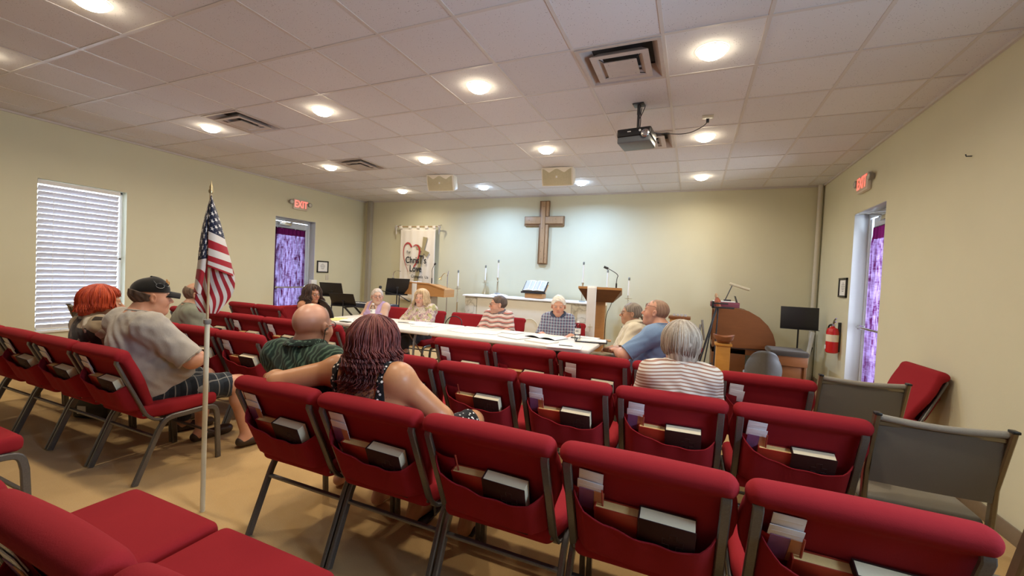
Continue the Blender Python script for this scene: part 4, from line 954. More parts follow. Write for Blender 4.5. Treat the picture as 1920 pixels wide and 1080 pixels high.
# chairs behind and beside the tables, facing the congregation
FACE='chairs facing the congregation'
for x,y,rz,l in ((-4.25,5.02,PI,'red chair holding the woman in the lilac top'),(-3.60,5.02,PI,'red chair holding the blonde woman'),(-2.95,5.02,PI,'empty red chair behind the tables with a bag strap'),
              (-2.33,5.02,PI,'red chair holding the man in the striped polo'),(-1.50,5.02,PI,'red chair holding the man in the plaid shirt'),
              (-4.98,4.35,-PI/2,'red chair holding the curly haired woman'),
              (-.66,4.82,PI/2,'red chair holding the man in the cream polo'),(-.27,4.08,R(78),'red chair holding the man in the blue shirt')):
    chair(x,y,rz,l,FACE)
chair(1.40,4.29,PI/2+R(4),'red chair with its back against the bare right wall','chairs along the right wall')
tag(obj('bag_strap',MB().tube(smooth_path([(-3.08,4.90,.66),(-3.09,4.93,.74),(-3.03,4.96,.83),(-2.92,4.97,.835),(-2.83,4.95,.78),(-2.84,4.92,.66)],3),.006),MBLACK),'black bag strap looped on the empty chair behind the tables','strap')
tag(obj('handbag',MB().box((-3.14,4.82,.49),(-2.80,4.93,.70),.03,seg=4),fabric('bag_black',(.02,.02,.022))),'black handbag on the empty chair behind the tables','bag')
# grey sling chairs
MBRZ=mat('bronze_bar',(.28,.23,.15),.3,metal=.75,nz=(30,.15)); MSLING=fabric('grey_weave',(.185,.165,.13),.1,.10); MSLEEVE=fabric('grey_sleeve',(.30,.27,.22),.1,.2)
def grey_chair():
    t=thing('sling_chair','x','chair',group='grey metal framed chairs'); 
    for s in (-1,1):
        obj('upright',MB().tube([(s*.212,-.20,.02),(s*.212,-.20,.45),(s*.212,-.212,.62),(s*.212,-.30,.885)],.01,flat=(.034,.022),up=(1,0,0)),MBRZ,t)
        obj('upright_cap',MB().box((s*.212-.012,-.322,.880),(s*.212+.012,-.286,.892),.003),MBLACK,t)
        obj('leg',MB().tube([(s*.212,.22,.02),(s*.212,.22,.45)],.01,flat=(.034,.022),up=(1,0,0)),MBRZ,t)
        obj('side_rail',MB().tube([(s*.212,-.2,.42),(s*.212,.22,.42)],.01,flat=(.03,.02),up=(1,0,0)),MBRZ,t)
    obj('back_sling',MB().grid(lambda u,v:(-.203+.406*u,-.222-.062*v-.010*math.sin(PI*u),.56+.28*v),12,8),MSLING,t)
    obj('back_sling_front',MB().grid(lambda u,v:(-.203+.406*u,-.190-.070*v+.014*math.sin(PI*u),.56+.30*v),12,8),MSLING,t)
    obj('top_sleeve',MB().tube([(-.203+.406*i/12,-.288-.012*math.sin(PI*i/12),.868-.010*math.sin(PI*i/12)) for i in range(13)],.0145,n=10),MSLEEVE,t)
    obj('top_bar',MB().tube([(-.203,-.283,.842),(.203,-.283,.842)],.008,flat=(.012,.02),up=(0,0,1)),MBRZ,t)
    obj('seat',MB().box((-.203,-.19,.42),(.203,.24,.475),.02,seg=3),MSLING,t); obj('stretcher',MB().tube([(-.212,-.2,.30),(.212,-.2,.30)],.012),MBRZ,t); return t
GC=grey_chair(); GC.location=(.985,2.60,0); GC.rotation_euler=(0,0,R(-1)); GC['label']='grey sling back chair with bronze frame, middle one of the right side'
dup(GC,(.97,3.46,0),R(1),'grey sling back chair with bronze frame, beside the foremost row')
dup(GC,(1.005,1.72,0),R(0),'grey sling back chair with bronze frame cut by the right picture edge')
dup(GC,(-5.98,2.58,0),R(0),'grey sling back chair under the blind covered window')
put('hymnal','cream paged red book lying on the grey chair beside the middle row','book',[('cover',BK_R[0]),('pages',BK_R[1])],((.80,2.72,-.17),R(70)),-.1,.1,.25,'loose books')
# ================================================================ PEOPLE
def skin_mat():
    g=G('skin'); a=g.n('ShaderNodeAttribute',attribute_name='Col'); c=g.coord(); f=g.noise(c,30,4); 
    hs=g.n('ShaderNodeHueSaturation'); g.l(a.outputs['Color'],hs.inputs['Color']); g.l(g.math('ADD',.92,g.math('MULTIPLY',f,.16)),hs.inputs['Value'])
    g.base(hs.outputs[0]); g.set(.40,spec=.4,sss=.06); g.bump(g.noise(c,260,3),.12,.001); return g.m
MSKIN=skin_mat()
def hair_mat(name='hair'):
    g=G(name); a=g.n('ShaderNodeAttribute',attribute_name='Col'); c=g.coord(scale=(1,1,.12)); f=g.noise(c,160,3,.6)
    hs=g.n('ShaderNodeHueSaturation'); g.l(a.outputs['Color'],hs.inputs['Color']); g.l(g.math('ADD',.62,g.math('MULTIPLY',f,.76)),hs.inputs['Value'])
    g.base(hs.outputs[0]); g.set(.5,spec=.4); g.bump(f,.6,.004); return g.m
MHAIR=hair_mat()
def eye_mat():
    g=G('eyeball'); a=g.n('ShaderNodeAttribute',attribute_name='Col'); g.base(a.outputs['Color']); g.set(.15); return g.m
MEYE=eye_mat()
def cloth(name,fn,bump=.3):
    if name in MC: return MC[name]
    g=G(name); c=g.coord(); g.base(fn(g,c)); g.set(.85,spec=.2,sheen=.15); g.bump(g.math('ADD',g.noise(c,14,3),g.math('MULTIPLY',g.noise(c,400,1),.15)),bump,.012); MC[name]=g.m; return g.m
def stripes(g,v,period,duty,soft=0):
    f=g.math('FRACT',g.math('DIVIDE',v,period)); return g.math('LESS_THAN',f,duty)
def plain(c1,c2): return lambda g,c:g.mix(g.noise(c,6,3),c1,c2)
def m_plaid(base,c1,c2,p1=.05,ax='xz',c3=None):
    def fn(g,c):
        s=g.sep(c); s={'x':s[0],'y':s[1],'z':s[2]}; a,b=s[ax[0]],s[ax[1]]
        v=g.mix(g.math('MULTIPLY',stripes(g,a,p1,.45),.6),base,c1); v=g.mix(g.math('MULTIPLY',stripes(g,b,p1,.45),.6),v,c1)
        v=g.mix(g.math('MULTIPLY',stripes(g,a,p1,.10),.75),v,c2); v=g.mix(g.math('MULTIPLY',stripes(g,b,p1,.10),.75),v,c2)
        if c3: v=g.mix(g.math('MULTIPLY',stripes(g,g.math('ADD',a,.013),p1,.12),.6),v,c3)
        return v
    return fn
def frame(yaw,pitch,roll=0):
    return np.array((Matrix.Rotation(yaw,3,'Z')@Matrix.Rotation(pitch,3,'X')@Matrix.Rotation(roll,3,'Y')))
def xf(prims,Rm,t,s=1):
    o=[]; E_=None
    for p in prims:
        if p[0]=='c': o.append(('c',Rm@(p[1]*s)+t,Rm@(p[2]*s)+t,p[3]*s,p[4]*s,p[5]*s))
        else:
            m=p[3] if p[3] is not None else np.eye(3); o.append(('e',Rm@(p[1]*s)+t,p[2]*s,Rm@m,p[4]*s,p[5]))
    return o
def head_prims(c):
    fw=c.get('face_w',1)*1.05; jw=c.get('jaw',1); ch=c.get('chub',0)
    P=[El((0,-.014,.030),(.077*fw,.099,.088),.01),El((0,.022,-.032),(.063*fw+ch*.4,.068,.080),.03),
       El((0,.022,-.078),(.052*fw*jw+ch*.5,.052,.040),.03),Cn((-.008,.068,-.098),(.008,.068,-.098),.020,.020,.03),
       El((-.040*fw,.052,-.030),(.026+ch*.3,.028,.030),.025),El((.040*fw,.052,-.030),(.026+ch*.3,.028,.030),.025),
       Cn((-.034,.079,.022),(.034,.079,.022),.0095,.0095,.02),
       El((-.031,.098,.001),(.018,.016,.012),.012,neg=True),El((.031,.098,.001),(.018,.016,.012),.012,neg=True),
       El((-.031,.0755,.002),(.0175,.0145,.0130),.004),El((.031,.0755,.002),(.0175,.0145,.0130),.004),
       Cn((0,.086,.008),(0,.111,-.028),.0075,.0115,.012),Cn((-.012,.097,-.034),(.012,.097,-.034),.0085,.0085,.008),
       El((0,.080,-.060),(.028,.016,.020),.015),
       Cn((-.019,.087,-.0565),(.019,.087,-.0565),.0045,.0045,.004),Cn((0,.0925,-.0555),(0,.0925,-.0555),.006,.006,.006),Cn((-.014,.0885,-.0665),(.014,.0885,-.0665),.0058,.0058,.005),
       El((0,.104,-.0612),(.024,.012,.0013),.002,neg=True)]
    for s in (-1,1):
        P+=[El((s*.081*fw,-.010,-.006),(.009,.019,.031),.008,rot=(R(8),0,R(-s*22))),El((s*.0885*fw,-.007,-.002),(.006,.010,.017),.004,rot=(0,0,R(-s*22)),neg=True)]
    return P
def finger(base,dirs,lens,r0,r1):
    out=[];p=np.array(base,float);n=len(lens)
    for i,(d,l) in enumerate(zip(dirs,lens)):
        q=p+np.array(d)*l; a=r0+(r1-r0)*i/n; b=r0+(r1-r0)*(i+1)/n; out.append(Cn(p,q,a,b,.004)); p=q
    return out
def hand_prims(side,curl=.5,spread=.08):
    # local: wrist at origin, fingers along +y, palm faces -z, thumb towards +x*side
    P=[Cn((0,-.02,0),(0,.012,0),.024,.024,.02),Cn((side*.022,.02,0),(side*.026,.078,.001),.014,.012,.016),Cn((side*.006,.02,.002),(side*.009,.084,.003),.015,.012,.016),Cn((-side*.012,.02,.001),(-side*.010,.080,.002),.014,.0115,.016),Cn((-side*.024,.02,-.001),(-side*.028,.070,-.001),.013,.0105,.016)]
    for i,(x,y,L,) in enumerate(((.027,.082,.070),(.009,.088,.078),(-.010,.084,.072),(-.028,.074,.056))):
        dirs=[];a=0
        for k,ca in enumerate((.5,.9,.7)):
            a+=curl*ca; dirs.append((side*x*spread*8*math.cos(a)*.3,math.cos(a),-math.sin(a)))
        P+=finger((side*x,y,.001),dirs,(L*.45,L*.32,L*.26),.0088,.0068)
    P+=finger((side*.024,.018,-.006),((side*.75,.6,-.25),(side*.45,.85,-.25-.3*curl),(side*.15,.95,-.3-.3*curl)),(.036,.030,.024),.0125,.0082)
    return P
SKIN=dict(fair=(.58,.34,.25),warm=(.54,.26,.125),red=(.62,.32,.215),tan=(.48,.26,.16),pale=(.60,.39,.29),deep=(.48,.22,.12))
def body(name,c):
    """one seated figure in its own frame: facing +y, seat under the origin"""
    s=c.get('s',1); w=c.get('w',1)*.92; hs=c.get('hs',1); ZS=(c['H']-.124*hs-.44)/.720; fat=c.get('fat',0); lean=c.get('lean',0); aw=c.get('aw',1)
    def T(p): return np.array((p[0]*s,p[1]*s,.44+(p[2]-.47)*ZS))
    lx=c.get('sway',0)
    pel=T((0,-.03,.56)); bel=T((lx*.3,-.02+lean*.35,.70)); che=T((lx*.7,-.075+lean*.75,.885)); 
    sh={-1:T((-.168*w+lx,-.10+lean,1.0+c.get('shu',0))),1:T((.168*w+lx,-.10+lean,1.0+c.get('shu',0)))}
    nb=T((lx,-.105+lean,1.045)); hd=T((lx+c.get('hx',0),-.045+lean*1.15+c.get('hy',0),1.190+c.get('hz',0)))
    tor=[El(pel,(.175*w,.145+fat*.3,.125),.06),El(bel,(.150*w+fat*.6,.112+fat,.17*s),.08),El(che,(.158*w+fat*.25,.112+fat*.35,.185*s),.07),
         Cn(sh[-1]+(.045,0,-.02),sh[1]+(-.045,0,-.02),.062,.062,.06),Cn(nb+(0,.0,-.01),sh[-1]+(.03,0,.012),.048,.046,.05),Cn(nb+(0,0,-.01),sh[1]+(-.03,0,.012),.048,.046,.05)]
    if fat>.03: tor.append(El(bel+np.array((0,.07+fat*.5,-.02)),(.15*w+fat*.4,.09+fat*.5,.14),.06))
    if c.get('bust'): tor+=[El(che+np.array((x*.075,.085,-.03)),(.068,.055,.062),.04) for x in (-1,1)]
    arms={};arm_all=[]
    for sd,k in ((-1,'L'),(1,'R')):
        e,wr=c['arm'+k][:2]; e=T(e) if not c.get('abs') else np.array(e,float); wr=T(wr) if not c.get('abs') else np.array(wr,float)
        A=[Cn(sh[sd],sh[sd],.064*aw,.064*aw,.04),Cn(sh[sd],e,.054*aw,.043*aw,.03),Cn(e,e+(wr-e)*.35,.042*aw,.044*aw,.02),Cn(e+(wr-e)*.35,wr,.043*aw,.026,.02)]
        arms[sd]=(A,e,wr); arm_all+=A
    hip={}; legs=[]; thigh=[]; calf=[]; feet=[]
    for sd,k in ((-1,'legL'),(1,'legR')):
        kn,an,toe=c.get(k) or ((sd*.13,.42,.50),(sd*.12,.44,.09),(sd*.14,.60,.035))
        kn,an,toe=map(lambda q:np.array(q,float),(kn,an,toe)); h0=pel+np.array((sd*.085,.0,-.005)); lw=c.get('lw',1)
        thigh+= [Cn(h0,kn,.088*lw,.060*lw,.04)]; calf+=[Cn(kn,kn+(an-kn)*.3,.056*lw,.056*lw,.03),Cn(kn+(an-kn)*.3,an,.055*lw,.034,.03)]
        feet+=[Cn(an,an+(0,-.03,-.045),.036,.030,.02),Cn(an+(0,-.02,-.045),toe,.034,.026,.03)]
        if c.get('toes'):
            for i in range(5):
                t0=toe+np.array((sd*(-.026+.013*i),.012-.006*i,-.008)); feet+=[Cn(t0,t0+np.array((0,.022,-.003)),.011 if i==0 else .0085,.0085 if i else .011,.003)]
    Rh=frame(c.get('yaw',0),c.get('pitch',0),c.get('roll',0)); hs=c.get('hs',1)
    HP=xf(head_prims(c),Rh,hd,hs)
    nk=[Cn(hd+Rh@np.array((0,-.030,-.055))*hs,nb,.056*hs*c.get('neck',1),.062*c.get('neck',1),.035)]
    if c.get('dchin'): nk.append(El(hd+Rh@np.array((0,.035,-.105))*hs,(.045,.045,.030),.03))
    full=tor+nk+arm_all+thigh+calf+feet
    # body up to the neck at medium resolution, head fine: one joined skin mesh
    def mesh_of(prims,lo,hi,h,infl=0,cut=None,it=1):
        F,ax=sdf_grid(prims,np.array(lo,float),np.array(hi,float),h,infl)
        if cut is not None:
            X,Y,Z=np.meshgrid(*ax,indexing='ij',sparse=True); F=cut(F,X,Y,Z)
        V,Q=nets(F,lo,h); return (relax(V,Q,it,.35) if it else V),Q
    def bounds(prims,m=.03):
        b=[prim_box(p) for p in prims if not (p[0]=='e' and p[5])]; return np.min([q[0] for q in b],0)-m,np.max([q[1] for q in b],0)+m
    h1=c.get('res',.008); 
    zc=hd-Rh@np.array((0,0,.135))*hs; nrm=Rh@np.array((0,0,1.))
    lo,hi=bounds(full); parts=[]
    def nreg(X,Y,Z,e):   # region that belongs to the head grid: above the chin plane and close to the neck axis
        a,b,c_=X-zc[0],Y-zc[1],Z-zc[2]; pl=a*nrm[0]+b*nrm[1]+c_*nrm[2]; rad=np.sqrt(np.maximum(a*a+b*b+c_*c_-pl*pl,0)); return pl-e,.098*hs+np.maximum(pl-.03,0)*1.3-rad-e
    allp=full+HP
    parts.append(mesh_of(allp,lo,np.maximum(hi,hd+.12),h1,cut=lambda F,X,Y,Z:np.maximum(F,np.minimum(*nreg(X,Y,Z,h1*.6)))))
    lo2,hi2=hd-.17*hs,hd+.16*hs
    parts.append(mesh_of([p for p in tor+nk]+HP,lo2,hi2,c.get('hres',.0042),it=1,cut=lambda F,X,Y,Z:np.maximum(F,-np.minimum(*nreg(X,Y,Z,0)))))
    for sd,k in ((-1,'L'),(1,'R')):
        hp=c.get('hand'+k)
        if hp is None: continue
        A,e,wr=arms[sd]; d=np.array(hp[0],float); d/=np.linalg.norm(d); pz=-np.array(hp[1],float); pz-=d*(pz@d); pz/=np.linalg.norm(pz); x=np.cross(d,pz)
        Rm=np.stack([x,d,pz],1); sc=c.get('hands',1.0)
        P=xf(hand_prims(-sd,hp[2]),Rm,wr,sc); lo3,hi3=bounds(P,.012); parts.append(mesh_of(P,lo3,hi3,.0030 if c.get('finehand') else .0038,it=0))
    V=[];Q=[];o_=0
    for v,q in parts: V.append(v);Q.append(q+o_);o_+=len(v)
    V=np.concatenate(V);Q=np.concatenate(Q)
    col=np.tile(np.array(SKIN[c.get('skin','fair')]),(len(V),1)); L=(V-hd)@Rh/hs
    def blend(mask,cc,f): 
        m=np.clip(mask,0,1)[:,None]*f; col[:]=col*(1-m)+np.array(cc)*m
    near=(np.abs(L)<.14).all(1)
    blend(near*np.exp(-((L[:,0]/.022)**4+((L[:,1]-.092)/.02)**2+((L[:,2]+.061)/.009)**4)),c.get('lip',(.45,.12,.10)),.8)
    blend(near*(np.exp(-(((np.abs(L[:,0])-.045)/.02)**2+((L[:,1]-.07)/.04)**2+((L[:,2]+.03)/.022)**2))),(.62,.20,.13),.35)
    blend(near*np.exp(-((L[:,0]/.016)**2+((L[:,1]-.112)/.018)**2+((L[:,2]+.03)/.015)**2)),(.62,.20,.13),.4)
    br=c.get('brow',(.12,.07,.04)); zz=L[:,2]-(.027-.9*(np.abs(L[:,0])-.032)**2*8)
    blend(near*(L[:,1]>.05)*((np.abs(L[:,0])>.012)&(np.abs(L[:,0])<.052))*np.exp(-(zz/.0048)**4),br,c.get('browf',.7))
    if c.get('stubble'): blend(near*(L[:,1]>.0)*np.clip((-.045-L[:,2])/.02,0,1),c['stubble'],.35)
    if c.get('scalp'): # shaved hair shadow around back of the head
        blend(near*np.clip((.062-L[:,2]-.25*np.maximum(L[:,1],0))/.02,0,1)*np.clip((.035-L[:,1])/.02,0,1)*np.clip((L[:,2]+.075)/.02,0,1),c['scalp'],.42)
    root=thing('person',c['label'],'person',(c['x'],c['y'],0),c.get('rz',0))
    me=arr_mesh('body',V,Q,[MSKIN],col); link('body',me,root)
    # eyes
    for sd in (-1,1):
        mb=MB().lathe([(.0122*math.sin(PI*i/12)+1e-4,-.0122*math.cos(PI*i/12)) for i in range(13)],n=16); v=np.array(mb.v)
        v=v[:,[0,2,1]]; cc=np.tile([.58,.54,.50],(len(v),1)); rr=np.hypot(v[:,0],v[:,2]); fr=v[:,1]>0; cc[fr&(rr<.0062)]=c.get('iris',(.10,.07,.05)); cc[fr&(rr<.0028)]=(.01,.01,.01)
        v=(v*(1,.9,.66)+np.array((sd*.031,.0838,.0012)))*hs@Rh.T+hd
        m2=bpy.data.meshes.new('eye'); m2.from_pydata(v.tolist(),[],mb.f); m2.materials.append(MEYE); a=m2.color_attributes.new('Col','FLOAT_COLOR','POINT'); q=np.ones((len(v),4),np.float32); q[:,:3]=cc; a.data.foreach_set('color',q.ravel()); fix(m2); link('eye',m2,root)
    # clothing
    def wrinkle(F,X,Y,Z,amp=.004):
        return F+amp*(np.sin(X*31+Z*22+3*np.sin(Y*17+Z*9))*np.sin(Z*38+5*np.sin(X*11))*.6+np.sin((X+Y)*63+4*np.sin(Z*21))*.4)
    def sleeve(sd,frac,fat_):
        A,e,wr=arms[sd]; fr=min(frac,1); end=sh[sd]+(e-sh[sd])*fr; out=[Cn(sh[sd],sh[sd],.066*aw+fat_,.066*aw+fat_,.03),Cn(sh[sd],end,.058*aw+fat_,.050*aw+fat_+.004,.03)]
        if frac>1: end=e+(wr-e)*(frac-1); out+=[Cn(sh[sd]+(e-sh[sd])*.9,e,.05*aw+fat_,.05*aw+fat_,.03),Cn(e,end,.05*aw+fat_,.034+fat_*1.1,.02)]
        d=(end-(sh[sd] if frac<=1 else e)); d=d/np.linalg.norm(d); return out,end,d
    top=c.get('top')
    if top:
        g_=top.get('g',.012); P=[(p[0],p[1],p[2],p[3]+g_,p[4]+g_,p[5]) if p[0]=='c' else ('e',p[1],p[2]+g_,p[3],p[4],p[5]) for p in tor]
        cuts=[]
        if top.get('sleeve'):
            for sd in (-1,1):
                q,end,d=sleeve(sd,top['sleeve'],g_); P+=q; cuts.append((end,d,sd))
        lo,hi=bounds(P,.03)
        # separate flat cuts at the cuffs, the hem and round the neck
        nkr=top.get('neck',.074); ndir=(hd-nb)/np.linalg.norm(hd-nb)
        def cut(F,X,Y,Z):
            F=wrinkle(F,X,Y,Z,top.get('wr',.0045))
            for end,d,sd in cuts:
                ball=np.sqrt((X-end[0]-d[0]*.075)**2+(Y-end[1]-d[1]*.075)**2+(Z-end[2]-d[2]*.075)**2)-.105
                pl=-((X-end[0])*d[0]+(Y-end[1])*d[1]+(Z-end[2])*d[2]); F=np.maximum(F,-np.maximum(ball,pl))
            F=np.maximum(F,(T((0,0,top.get('hem',.50)))[2]-Z))
            ty=top.get('nfront',.0); ax0=nb+np.array((0,.012+ty*.3,0)); px,py,pz=X-ax0[0],Y-ax0[1],Z-ax0[2]; tt=px*ndir[0]+py*ndir[1]+pz*ndir[2]
            rad=np.sqrt(np.maximum(px**2+py**2+pz**2-tt**2,0)); F=np.maximum(F,-np.maximum(rad-nkr,-(tt+.01+top.get('ndrop',0))))
            if top.get('tank'): # tank top: low neckline front and back, narrow straps
                sx=np.abs(X-lx*s); low=T((0,0,top['tank']))[2]; front=Y>nb[1]-.0
                lowz=np.where(front,low,T((0,0,top.get('tankb',top['tank'])))[2])
                F=np.maximum(F,-np.maximum(sx-top.get('sw',.075),lowz-Z+ (sx/.075)**2*.02)); F=np.maximum(F,-np.maximum(top.get('so',.13)-sx,T((0,0,top.get('arm',.90)))[2]-Z))
            return F
        v,q=mesh_of(P,lo,hi,c.get('cres',.008),cut=cut,it=1); link(top.get('name','shirt'),arr_mesh('shirt',v,q,[top['m']]),root)
        for end,d,sd in cuts:
            x=np.cross(d,(0,0,1.)); x/=np.linalg.norm(x); y=np.cross(d,x); r_=(.050*aw if top['sleeve']<=1 else .034)+g_+.004
            o=obj('sleeve_hem',MB().tube([tuple(end-d*.004+(x*math.cos(a)+y*math.sin(a))*r_) for a in np.linspace(0,2*PI,24,endpoint=False)],.0055,n=6,closed=True),top['m'],root)
        if not top.get('tank'):
            axn=nb+np.array((0,.012,0)); e1=np.cross(ndir,(0,1.,0)); e1/=np.linalg.norm(e1); e2=np.cross(ndir,e1); dd=v-axn; tt=dd@ndir; a1=dd@e1; a2=dd@e2; rr=np.hypot(a1,a2); an_=np.arctan2(a2,a1); ok=(np.abs(rr-nkr)<.010)&(tt>-.06)&(tt<.12); ring_=[]
            for b_ in range(24):
                th=-PI+2*PI*(b_+.5)/24; m_=ok&(np.abs(an_-th)<PI/20); ring_.append(tt[m_].max() if m_.any() else np.nan)
            ring_=np.array(ring_); ring_=np.where(np.isnan(ring_),np.nanmedian(ring_),ring_); ring_=(ring_+np.roll(ring_,1)+np.roll(ring_,-1))/3
            obj('neckband',MB().tube([tuple(axn+ndir*(ring_[b_]-.002)+(e1*math.cos(-PI+2*PI*(b_+.5)/24)+e2*math.sin(-PI+2*PI*(b_+.5)/24))*(nkr+.003)) for b_ in range(24)],.0065,n=7,closed=True),top.get('collar') or top['m'],root)
        if top.get('collar'):
            cm=MB(); N_=24
            def rp(a): # ring height at an angle
                f=(a+PI)/(2*PI)*24-.5; k=int(math.floor(f)); f-=k; return ring_[k%24]*(1-f)+ring_[(k+1)%24]*f
            fy=math.atan2(np.array((0,1,0))@e2,np.array((0,1,0))@e1)
            def fc(u,v):
                a=fy+.28+(2*PI-.56)*u; a=(a+PI)%(2*PI)-PI; q_=math.sin(PI*v)*.012
                rr_=nkr-.002+.034*v; tt_=rp(a)+.016+q_-.040*v*(1+.35*(abs(u-.5)*2)**4)
                return tuple(axn+ndir*tt_+(e1*math.cos(a)+e2*math.sin(a))*rr_)
            cm.grid(fc,40,6); o=obj('collar',cm,top['collar'],root); md=o.modifiers.new('s','SOLIDIFY'); md.thickness=.004
    bot=c.get('bottom')
    if bot:
        g_=.012; ex=bot.get('len',.8); P=[El(pel,(.178*w+g_,.148+fat*.3+g_,.12+g_),.05)]; cu=[]
        for sd,th,ca in ((-1,thigh[0],calf[0:2]),(1,thigh[1],calf[2:4])):
            if ex<=1: end=th[1]+(th[2]-th[1])*ex; P.append(Cn(th[1],end,th[3]+g_,th[3]+(th[4]-th[3])*ex+g_+.006,.03)); d=(th[2]-th[1]); d/=np.linalg.norm(d)
            else: P.append(Cn(th[1],th[2],th[3]+g_,th[4]+g_,.03)); P.append(Cn(th[2],ca[1][2]+(0,0,.02),.064,.050,.03)); end=ca[1][2]; d=(ca[1][2]-th[2]); d/=np.linalg.norm(d)
            cu.append((end,d))
        lo,hi=bounds(P,.02)
        def cutb(F,X,Y,Z):
            F=wrinkle(F,X,Y,Z,.004)
            for end,d in cu:
                ball=np.sqrt((X-end[0]-d[0]*.085)**2+(Y-end[1]-d[1]*.085)**2+(Z-end[2]-d[2]*.085)**2)-.12
                F=np.maximum(F,-np.maximum(ball,-((X-end[0])*d[0]+(Y-end[1])*d[1]+(Z-end[2])*d[2])))
            return F
        v,q=mesh_of(P,lo,hi,.009,cut=cutb); link(bot.get('name','trousers'),arr_mesh('trousers',v,q,[bot['m']]),root)
    if c.get('shoe'):
        for i,sd in enumerate((-1,1)):
            an,toe=feet[i*2][1],feet[i*2+1][2]
            if c.get('toes'): an=feet[i*7][1]; toe=feet[i*7+1][2]
            P=[Cn(an+(0,-.035,-.050),toe+(0,.018,-.002),.038,.034,.03),El(toe+(0,-.01,.004),(.044,.06,.032),.03)]
            lo,hi=bounds(P,.02)
            v,q=mesh_of(P,lo,hi,.006,cut=lambda F,X,Y,Z:np.maximum(F,np.maximum(.004-Z,-np.maximum(np.sqrt((X-an[0])**2+(Y-an[1]+.005)**2)-.036,.045-Z)))); link('shoe',arr_mesh('shoe',v,q,[c['shoe']]),root)
    C=dict(root=root,hd=hd,Rh=Rh,hs=hs,nb=nb,sh=sh,T=T,arms=arms,che=che,pel=pel,bel=bel,cfg=c)
    def HX(p): return tuple(hd+Rh@(np.array(p,float)*hs))
    C['H']=HX; return C
def add_hair(C,prims,color,name='hair',h=.005,noise=.003,cut=None,infl=0,freq=90):
    P=xf(prims,C['Rh'],C['hd'],C['hs']); b=[prim_box(p) for p in P if not (p[0]=='e' and p[5])]; lo=np.min([q[0] for q in b],0)-.02; hi=np.max([q[1] for q in b],0)+.02
    F,ax=sdf_grid(P,lo,hi,h,infl); X,Y,Z=np.meshgrid(*ax,indexing='ij'); L=((np.stack([X,Y,Z],-1)-C['hd'])@C['Rh'])/C['hs']; x,y,z=L[...,0],L[...,1],L[...,2]
    F=F+noise*(np.sin(x*freq+3*np.sin(z*freq*.35))*np.sin(y*freq*1.1+2*np.sin(z*freq*.3)))
    if cut: F=np.maximum(F,cut(x,y,z))
    V,Q=nets(F,lo,h); V=relax(V,Q,1,.3); n=len(V); l=((V-C['hd'])@C['Rh'])/C['hs']
    t=.5+.28*np.sin(np.arctan2(l[:,0],-l[:,1])*23+l[:,2]*30)+.2*np.sin(l[:,0]*140+l[:,1]*90); c1,c2=map(np.array,color); col=c1*(1-t[:,None])+c2*t[:,None]
    return link(name,arr_mesh(name,V,Q,[MHAIR],col),C['root'])
def locks(C,color,n,L,seed=1,r=.0075,base=(.084,.106,.098),az=(-150,150),wave=.012,wf=3.,out=.012,flip=0,part=0,name='hair_locks',top0=8,spread=.01,bangs=None,gather=0,back_len=None):
    rg=np.random.default_rng(seed); mb=MB(); cols=[]; c1,c2=map(np.array,color)
    def strand(a,l,rr,th1=100,o=out):
        P=[];ph=rg.uniform(0,6.28);w_=wave*rg.uniform(.4,1.3); o_=rg.uniform(0,o); sx=rg.uniform(-1,1)*spread
        ca,sa=math.sin(a),-math.cos(a)   # a=0 is the back, +-pi the face
        m1=9; 
        for i in range(m1):
            th=R(top0+(th1-top0)*i/(m1-1)); k=1+.04*math.sin(th)
            p=np.array(((base[0]+o_*math.sin(th))*math.sin(th)*ca+part*(1-i/m1),(base[1]+o_*math.sin(th))*math.sin(th)*sa-.014,.030+(base[2]+o_*.6)*math.cos(th)))
            p+=np.array((ca,sa,0))*w_*.3*math.sin(ph+i*.7); P.append(p)
        p=P[-1].copy(); m2=max(2,int(l/.022))
        for i in range(1,m2+1):
            q=i/m2; p=p+np.array((sx*.1+ca*(.006 if flip<=0 else flip*.02*q)-ca*gather*.012*q,(sa*(.003+flip*.02*q))-sa*gather*.010*q,-.022*(1-.3*flip*q)))
            P.append(p+np.array((math.cos(ph+i*wf*.35),math.sin(ph+i*wf*.3),0))*w_*min(1,i/3))
        N=len(P); rad=[rr*(.55+.45*min(1,i/4))*(1-.8*max(0,(i-N*.6)/(N*.4))) for i in range(N)]
        k0=len(mb.v); mb.tube([C['H'](p) for p in P],rr,n=5,radii=[x*C['hs'] for x in rad]); t=rg.uniform(0,1); cc=c1*(1-t)+c2*t; cols.extend([cc]*(len(mb.v)-k0))
    n=int(n*2.6); r=r*.55
    for i in range(n):
        a=R(rg.uniform(*az)); l=L*rg.uniform(.75,1.1)
        if back_len and abs(a)<R(60): l=back_len*rg.uniform(.8,1.1)
        strand(a,l,r*rg.uniform(.7,1.25))
    if bangs:
        for i in range(bangs[0]*2): strand(R(180+rg.uniform(-bangs[1],bangs[1])),.001,r*.8,th1=bangs[2]*rg.uniform(.9,1.08),o=out*.6)
    me=mb.mesh(name,[MHAIR],angle=180); a=me.color_attributes.new('Col','FLOAT_COLOR','POINT'); q=np.ones((len(mb.v),4),np.float32); q[:,:3]=np.array(cols); a.data.foreach_set('color',q.ravel())
    return link(name,me,C['root'])
